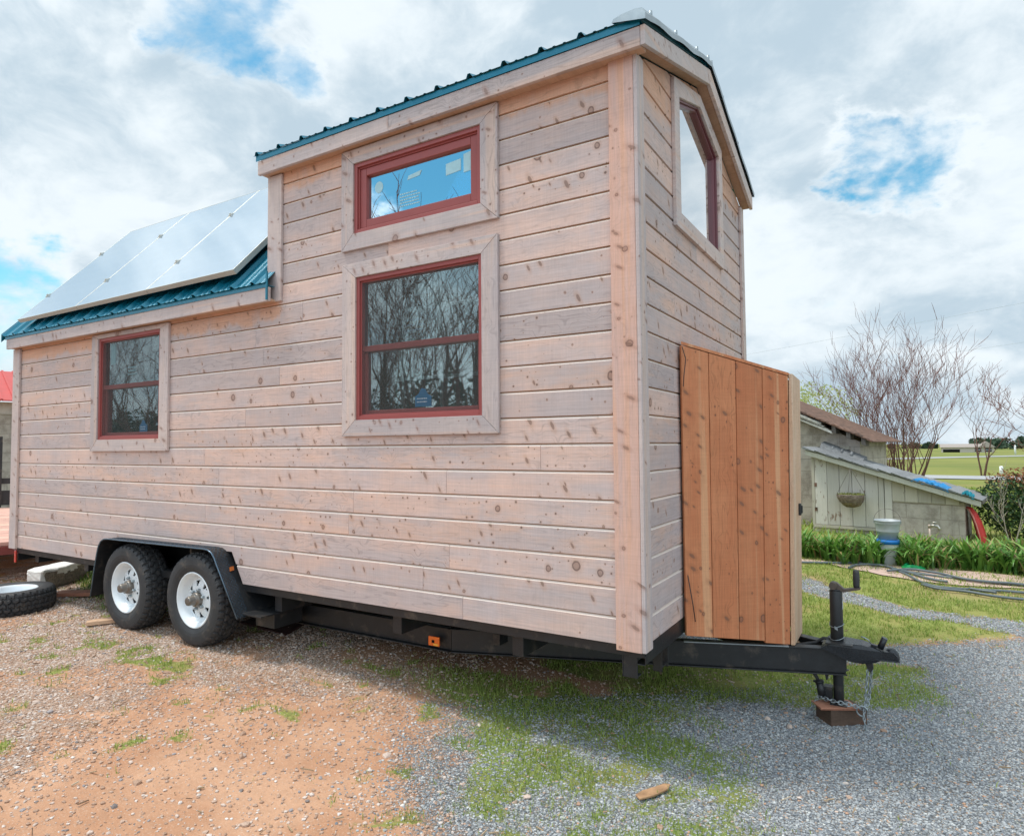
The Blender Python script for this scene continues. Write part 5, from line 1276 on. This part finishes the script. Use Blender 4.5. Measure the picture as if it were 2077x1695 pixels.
for k, (lab, P) in enumerate((('grey hose running along the path edge nearest the leaves', [(-.2, 5.55), (.265, 5.665), (.569, 5.851), (.829, 5.764), (1.121, 5.498), (1.48, 5.391), (1.775, 5.34), (2.083, 5.305), (3.0, 5.2)]),
        ('grey hose with its loose end curling up at the left of the path', [(.499, 5.463), (.554, 5.648), (.702, 5.735), (.88, 5.69), (1.121, 5.404), (1.299, 5.236), (1.437, 5.184)]),
        ('grey hose crossing over the others in the middle of the path', [(.885, 5.427), (1.122, 5.60), (1.352, 5.50), (1.608, 5.325), (2.086, 5.29), (3.0, 5.25)]),
        ('grey hose crossing from the path down onto the lawn', [(.93, 5.62), (1.028, 5.458), (1.206, 5.069), (1.352, 4.92), (1.662, 4.956), (2.049, 5.029), (3.0, 5.0)]),
        ('outermost grey hose lying on the lawn below the path', [(1.204, 4.939), (1.328, 4.827), (1.551, 4.807), (1.761, 4.729), (2.007, 4.695), (3.0, 4.55)]),
        ('short piece of grey hose on the lawn between two longer hoses', [(1.601, 4.91), (1.738, 4.87), (1.812, 4.83)]))):
    mb = MB(); pts = smooth_path(P); mb.tube([(x, y, gzs(x, y)+.022+.008*(k % 3)) for x, y in pts], .0135, 8); tag(mb.build('garden_hose', hm), lab, 'hose', 'grey hoses by the path')
mb = MB(); gx, gy = 1.138, 5.77
for k in range(3): mb.tube([(gx+(.09-.012*k)*math.cos(t)*1.2, gy+.07*math.sin(t), gzs(gx, gy)+.022+.012*k+.006*math.sin(3*t)) for t in [q*math.pi/10 for q in range(20)]], .012, 8, closed=True)
tag(mb.build('hose_coil', plain('bright green plastic', (.005, .36, .12), .4, 0, .5, .1)), 'small bright green plastic coil on the path under the leaves', 'hose coil')

# ------------------------------------------------------------------ plants
lilm = leafmat('strap leaves', (.05, .155, .022), (.22, .42, .08), .36, .25, (.36, .27, .12))
def lily_mesh(seed, n=64, h=.345):
    r = random.Random(seed); mb = MB()
    for k in range(n):
        a = r.uniform(0, 6.283); L = h*r.uniform(.75, 1.35); w_ = r.uniform(.011, .019); lean = r.uniform(.35, 1.25); p = Vector((r.uniform(-.09, .09), r.uniform(-.09, .09), -.02))
        d = Vector((math.cos(a), math.sin(a), 0)); s_ = Vector((-d.y, d.x, 0)); th = r.uniform(.05, .35); pts = []; n_ = 9; q = p.copy()
        for i in range(n_+1):
            t = i/n_; pts.append((q.copy(), w_*(.7+.5*math.sin(min(1, t*1.4)*math.pi*.6))*(1-t**3)+.0008))
            ang = th+lean*2.0*t**1.5; q = q+(d*math.sin(ang)+Vector((0, 0, math.cos(ang))))*(L/n_)
        c = r.random()
        for (pa, wa), (pb_, wb_) in zip(pts[:-1], pts[1:]):
            up = Vector((0, 0, -.25))
            mb.poly([pa-s_*wa, pa+up*wa, pb_+up*wb_, pb_-s_*wb_], c); mb.poly([pa+up*wa, pa+s_*wa, pb_+s_*wb_, pb_+up*wb_], min(1, c+.12))
    return mb
lil = [lily_mesh(k).build('strap_leaf_plant', lilm) for k in range(4)]
spots = []
for k in range(17): spots.append((-.35+k*.20+r_.uniform(-.05, .05), 5.98+.10*math.sin(k*1.3)+r_.uniform(-.05, .05)))
for k in range(15): spots.append((-.45+k*.21+r_.uniform(-.06, .06), 6.32+r_.uniform(-.08, .08)))
spots = [(x, y) for x, y in spots if not (abs(x-.885) < .15 and y < 6.2)]+[(.73, 5.86), (1.07, 5.90), (1.20, 5.82)]
for k, (x, y) in enumerate(spots):
    o = lil[k] if k < 4 else lil[k % 4].copy()
    if k >= 4: COL.objects.link(o)
    o.location = (x, y, gzs(x, y)); o.rotation_euler = (0, 0, r_.uniform(0, 6.28)); f = r_.uniform(.70, 1.15)*(1.15 if x > 2.0 else 1); o.scale = (f, f, f)
    tag(o, 'clump of long arching green strap leaves in the bed before the shed', 'plant', 'strap leaved plants along the shed bed')

bark = plain('grey brown bark', (.16, .088, .068), .9, 0, .15, .3, 20, .4, 60)
twigm = plain('purplish twigs', (.20, .088, .068), .9, 0, .15, .3, 10)
def bare_tree(seed, stems, height, spread, levels=3, thick=.03, twig=.0032, sides=5, upright=.5, base_r=.14, fork=(2, 4), droop=0.0):
    """stems from one stool, each forking into finer and finer twigs; returns limbs and twigs"""
    r = random.Random(seed); A, B = MB(), MB()
    def grow(p, d, L, rad, lev):
        n = 6 if lev < 2 else 4; pts = [p.copy()]; rads = [rad]; q = p.copy(); dd = d.copy()
        for i in range(n):
            dd = (dd+Vector((r.gauss(0, .10), r.gauss(0, .10), r.gauss(.05*upright, .06)-droop))).normalized(); q = q+dd*(L/n); pts.append(q.copy()); rads.append(max(twig*.5, rad*(1-.62*(i+1)/n)))
        (A if lev < 2 else B).tube(pts, rads, sides if lev < 2 else 3, r.random(), caps=False)
        if lev >= levels: return
        nb = r.randint(*fork)+(1 if lev == 0 else 0)
        for k in range(nb):
            t = r.uniform(.28, 1.0) if k else 1.0; i = min(n-1, int(t*n)); b_ = pts[i].lerp(pts[i+1], t*n-i) if t < 1 else pts[-1]
            side = Vector((r.gauss(0, 1), r.gauss(0, 1), r.gauss(0, .35))); side = (side-dd*side.dot(dd)).normalized()
            nd = (d*.75+side*r.uniform(.3, .62)+Vector((0, 0, upright*.3))).normalized()
            grow(b_, nd, L*r.uniform(.48, .74), max(twig, rads[min(i+1, n)]*.62), lev+1)
    for k in range(stems):
        a = 2*math.pi*k/stems+r.uniform(-.4, .4); tilt = spread*r.uniform(.15, 1.0)
        d = Vector((math.sin(tilt)*math.cos(a), math.sin(tilt)*math.sin(a), math.cos(tilt))); b_ = Vector((base_r*math.cos(a), base_r*math.sin(a), -.05))
        grow(b_, d, height*r.uniform(.42, .62)*(1-.25*tilt), thick*r.uniform(.6, 1.1), 0)
    return A, B
def place_tree(name, label, loc, ab, cat='tree', group=None, m1=None, m2=None, scale=1, rz=0):
    t_ = thing(name, label, cat, loc, group, rot=(0, 0, rz), inplace=False); t_.scale = (scale,)*3
    ab[0].build('trunk', m1 or bark, t_); ab[1].build('crown', m2 or twigm, t_); return t_
ct = place_tree('bare_tree', 'many stemmed leafless tree fanning out behind the lean-to roof', (.98, 13.0, gzs(1, 13)), bare_tree(21, 17, 3.8, .52, 4, .040, .0046, 6, .75, .25, (2, 4)))
ct.scale = (.78, .74, .86)
place_tree('bare_shrub', 'low thicket of purple grey leafless stems behind the shed wall', (.35, 14.0, gzs(0, 14)), bare_tree(5, 12, 1.7, .5, 4, .016, .004, 4, .5, .3, (2, 3)), 'shrub')
place_tree('bare_tree', 'slim leafless tree standing alone by the far road', (3.75, 30.0, gzs(3.75, 30)), bare_tree(9, 3, 3.7, .16, 4, .045, .008, 4, .9, .06, (2, 3)))
place_tree('bare_tree', 'leafless tree at the right edge of the photo beside the road', (5.75, 26.5, gzs(5.75, 26)), bare_tree(14, 4, 4.0, .55, 4, .05, .008, 4, .3, .08))
def leaf_cloud(center, radii, n, size, seed, shell=.45, clump=None, flat=.0):
    r = np.random.default_rng(seed); mb = MB()
    cl = [(r.normal(0, .45, 3)) for _ in range(clump)] if clump else None
    for k in range(n):
        if cl is not None:
            c = cl[int(r.integers(len(cl)))]; v = c+r.normal(0, .20, 3)
        else:
            v = r.normal(0, 1, 3); v = v/np.linalg.norm(v)*r.random()**shell
        p = Vector(center)+Vector((v[0]*radii[0], v[1]*radii[1], v[2]*radii[2]))
        a = Vector(r.normal(0, 1, 3)).normalized()*size*r.uniform(.6, 1.4); b_ = Vector(r.normal(0, 1, 3)).normalized(); b_ = a.cross(b_).normalized()*size*.42*r.uniform(.7, 1.3)
        mb.poly([p-a, p+b_, p+a, p-b_], float(r.random()))
    return mb
bs = thing('shrub', 'dark green leafy shrub with reddish tips beside the shed', 'shrub', (2.55, 8.6, gzs(2.5, 8.6)), inplace=False)
st = bare_tree(3, 10, 1.3, .7, 3, .014, .004, 4, .4, .2); st[0].v += []; st[0].build('stems', bark, bs)
leaf_cloud((0, 0, .48), (.66, .5, .46), 5200, .030, 5, .40).build('foliage', leafmat('dark shrub leaves', (.012, .036, .012), (.05, .105, .03), .4, .15), bs)
leaf_cloud((0, -.02, .86), (.52, .4, .16), 620, .026, 6, .6).build('red_leaves', leafmat('red shoot leaves', (.16, .04, .022), (.34, .13, .05), .5, .2), bs)
bt = thing('bare_sapling', 'thin leafless sapling in front of the dark green shrub', 'sapling', (2.28, 7.85, gzs(2.3, 7.85)), inplace=False); sp_ = bare_tree(31, 2, 1.0, .35, 3, .010, .003, 4, .5, .02); sp_[0].build('stem', plain('pale bark', (.36, .32, .26), .9), bt); sp_[1].build('crown', plain('pale twigs', (.36, .32, .26), .9), bt)
lt = place_tree('leafy_tree', 'airy yellow green tree in new leaf behind the shed roof', (-2.1, 22, gzs(-2, 22)), bare_tree(17, 3, 1.5, .35, 3, .05, .008, 5, .4, .1))
leaf_cloud((.0, 0, 2.5), (1.3, 1.1, .95), 3200, .055, 8, .5, 26).build('foliage', leafmat('young leaves', (.30, .34, .09), (.52, .55, .22), .5, .4), lt)

# ------------------------------------------------------------------ far field
asph = plain('grey road surface', (.36, .365, .37), .9, 0, .2, .06, 2)
def road(name, cl, width):
    V = []
    P = [Vector((*p, 0)) for p in cl]
    for k, p in enumerate(P):
        d = (P[min(k+1, len(P)-1)]-P[max(k-1, 0)]).normalized(); s_ = Vector((-d.y, d.x, 0))
        for q in (-1, 1): c = p+s_*q*width/2; V.append((c.x, c.y, gzs(p.x, p.y)+.03))
    F = np.array([(2*k, 2*k+1, 2*k+3, 2*k+2) for k in range(len(P)-1)]); return struct(fast_mesh(name, np.array(V), F, asph, np.full(len(F), .5)))
road('near_road', [(-45+5*k, 27.7-.27*(-45+5*k-3.3)*.35) for k in range(24)], 3.0)
road('far_road', [(-18+3.0*k, -18+3.0*k+0) if False else (-14+2.6*k, 38+5.8*k*.62+.9*k) for k in range(26)], 3.2)
for (x, y, h, lab) in ((4.53, 31.5, .36, 'short white marker post beside the nearer road'), (12.9, 101, 1.2, 'thin white post by the farther road')):
    mb = MB(); z = gzs(x, y); mb.tube([(x, y, z-.1), (x, y, z+h*.94), (x, y, z+h)], [.05+.0006*y]*2+[.03], 8); mp = mb.build('marker_post', plain('white post paint', (.75, .76, .76), .5)); tag(mp, lab, 'post', 'white roadside posts')
def far_house():
    x0, x1, y0 = 8.6, 19.0, 190; g = gzs(12, 190)-.1; h = thing('far_house', 'long low pale house with grey roof beyond the green field', 'house', (13.5, y0, g))
    mb = MB(); mb.box((x0, y0, g), (x1, y0+6, g+1.35)); w_ = mb.build('wall', plain('pale siding', (.52, .46, .40), .85, 0, .2, .05), h)
    mb = MB(); mb.prism([(x0-.4, y0-.5, g+1.36), (x0-.4, y0+6.5, g+1.36), (x0-.4, y0+3, g+2.20)], (8.2, 0, 0)); mb.prism([(x1-3.2, y0-.6, g+1.361), (x1+.3, y0-.6, g+1.361), (x1-1.45, y0-.6, g+2.75)], (0, 6.5, 0)); mb.build('roof', plain('faded brown roof', (.33, .29, .26), .9, 0, .2, .06), h)
    for xa in (15.2, 17.2):
        mb = MB(); mb.box((xa, y0-.1, g+.35), (xa+1.3, y0-.01, g+1.15)); f_ = mb.build('window', M['dark'], h); mb = MB(); mb.box((xa, y0-.16, g+.70), (xa+1.3, y0-.11, g+.80)); mb.build('sill', M['rimwhite'], f_)
    mb = MB(); mb.box((x0+.2, y0-.1, g+.05), (x0+3.6, y0-.01, g+.85)); mb.build('carport_opening', M['dark'], h)
far_house()
wm = leafmat('far woods leaves', (.025, .05, .035), (.07, .11, .06), .8, .1)
def woods(name, spans, seed, mat, leaves=38):
    rr = np.random.default_rng(seed); V = []; F = []; rn = []
    for (x0, x1, y0, y1, n, h0, h1, sz) in spans:
        for k in range(n):
            x = rr.uniform(x0, x1); y = rr.uniform(y0, y1); h = rr.uniform(h0, h1)*(0.6+.8*float(vnoise(x, y, .09, 3))); g = gzs(x, y)
            for q in range(leaves):
                v = rr.normal(0, 1, 3); v /= np.linalg.norm(v); c = np.array([x, y, g+h*.5])+v*np.array([h*.42, h*.42, h*.52])*rr.random()**.4
                a = rr.normal(0, 1, 3)*sz; b_ = rr.normal(0, 1, 3)*sz; i = len(V); V += [c-a, c+b_, c+a, c-b_]; F.append((i, i+1, i+2, i+3)); rn.append(rr.random())
    return struct(fast_mesh(name, np.array(V), np.array(F), mat, np.array(rn)), 'stuff')
woods('distant_woods', [(23, 90, 280, 320, 110, 2.8, 4.6, .5), (-120, 12, 300, 340, 90, 2.0, 3.4, .5)], 4, wm)
# wires overhead
for lab, a, b_ in (('highest overhead wire crossing the sky above the bare tree', (-40, 44, 4.5), (40, 36.5, 12.6)), ('lower overhead wire crossing the sky above the bare tree', (-40, 44, 3.6), (40, 36.5, 9.7)), ('lowest dark overhead wire passing behind the bare tree at right', (-10, 41, 3.0), (40, 38, 4.1))):
    mb = MB(); A_, B_ = Vector(a), Vector(b_); mb.tube([A_.lerp(B_, t/16)-Vector((0, 0, .5*math.sin(math.pi*t/16))) for t in range(17)], .0065, 4); tag(mb.build('power_line', plain('wire', (.42, .46, .50), .6)), lab, 'power line', 'overhead wires')

# ------------------------------------------------------------------ far left: flatbed trailer and block garage
fb = thing('flatbed_trailer', 'flatbed trailer with pinkish wooden deck and black rails behind the house end', 'trailer', (-10.0, 1.2, 0))
D = Vector((-.93, .37, 0)).normalized(); E_ = Vector((.37, .93, 0)).normalized(); N0 = Vector((-7.55, .10, 0))
mb = MB()
for k in range(17):
    a = N0+D*(.02+k*.33)-E_*1.5; mb.obox(a+D*.16+E_*1.5+Vector((0, 0, .43)), D*.155, E_*1.5, Vector((0, 0, .02)), r_.random())
mb.build('deck', wood('pink deck boards', 'Y', (.62, .36, .29), (.70, .43, .34), (.72, .48, .36), mode='board', knots=.3), fb)
mb = MB()
for s_ in (-1.45, 1.45): mb.beam(N0+E_*s_+Vector((0, 0, .36)), N0+D*5.6+E_*s_+Vector((0, 0, .36)), .06, .09)
mb.beam(N0-E_*1.5+Vector((0, 0, .36)), N0+E_*1.5+Vector((0, 0, .36)), .05, .09); mb.beam(N0+D*5.6-E_*1.5+Vector((0, 0, .36)), N0+D*5.6+E_*1.5+Vector((0, 0, .36)), .05, .09)
mb.build('frame', plain('dark red frame', (.16, .03, .025), .5), fb)
mb = MB()
for s_ in (-1.5, -.75, 0.0, .55, 1.5): mb.beam(N0+D*5.62+E_*s_+Vector((0, 0, .41)), N0+D*5.62+E_*s_+Vector((0, 0, 1.72 if s_ < .3 else .98)), .07, .07, up=D)
mb.beam(N0+D*5.66-E_*1.5+Vector((0, 0, .92)), N0+D*5.66+E_*1.5+Vector((0, 0, .92)), .05, .10); mb.beam(N0+D*5.66-E_*1.5+Vector((0, 0, .62)), N0+D*5.66+E_*1.5+Vector((0, 0, .62)), .05, .26); mb.beam(N0+D*5.66-E_*1.5+Vector((0, 0, 1.68)), N0+D*5.66+E_*.0+Vector((0, 0, 1.68)), .05, .06)
mb.build('headboard', M['black'], fb)
for q in (2.3, 3.1):
    for s_ in (-1.62, 1.62):
        c = N0+D*q+E_*s_+Vector((0, 0, .29)); mb = MB(); mb.tube([c-E_*.09, c+E_*.09], .29, 24); mb.build('wheel', M['rubber'], fb)
gar = thing('block_garage', 'concrete block building with red metal roof at the far left', 'building', (-20, 5.5, 0))
def garage():
    c = Vector((-15.6, 3.0, 0)); u = Vector((.30, .954, 0)); v = Vector((-.954, .30, 0))
    mb = MB(); mb.prism([c-u*4, c+u*5, c+u*5+v*7, c-u*4+v*7], (0, 0, 2.45)); wl_ = mb.build('wall', M['block'], gar)
    mb = MB(); mb.prism([c-u*4.05-v*.03+Vector((0, 0, 2.25)), c+u*5.05-v*.03+Vector((0, 0, 2.25)), c+u*5.05+v*.05+Vector((0, 0, 2.25)), c-u*4.05+v*.05+Vector((0, 0, 2.25))], (0, 0, .26)); mb.build('eave_board', plain('whitish eave board', (.55, .52, .48), .8, 0, .2, .2), gar)
    mb = MB(); a = c-v*.35+Vector((0, 0, 2.52))
    for k in range(44):
        p = a-u*4.3+u*k*.22; mb.obox(p+v*2.0+Vector((0, 0, .50)), u*.105, v*2.05+Vector((0, 0, .50)), Vector((0, 0, .012)), .5); mb.obox(p+u*.11+v*2.0+Vector((0, 0, .52)), u*.022, v*2.05+Vector((0, 0, .50)), Vector((0, 0, .018)), .5)
    mb.build('roof', plain('red roofing', (.50, .06, .05), .5, .1, .4, .1, 3), gar)
garage()

# ------------------------------------------------------------------ across the yard, behind the lens: what the windows mirror
proto = place_tree('bare_tree', 'tall leafless tree across the yard mirrored in the house windows', (-12.5, -15.0, 0), bare_tree(40, 3, 8.8, .38, 4, .12, .012, 6, .5, .2, (2, 4)), group='leafless trees mirrored in the windows')
for x, y, s_, rz in ((-15.5, -17.5, 1.24, 1.2), (-19, -19.5, 1.36, 2.9), (-10.2, -17.5, 1.06, 4.0), (-24, -16, 1.1, 5.1), (-30, -15, 1.15, .7), (-36, -19, 1.2, 2.2), (-14.0, -20, 1.30, 3.3), (-22, -21, 1.2, .3)):
    c = copy_tree(proto); c.location = (x, y, 0); c.scale = (s_,)*3; c.rotation_euler = (0, 0, rz)
woods('woods', [(-75, 6, -33, -26, 200, 3.0, 5.2, .13)], 9, leafmat('yard woods leaves', (.02, .035, .018), (.06, .085, .04), .8, .1), 110)

for o in list(bpy.data.objects):
    if '_w' in o: del o['_w']
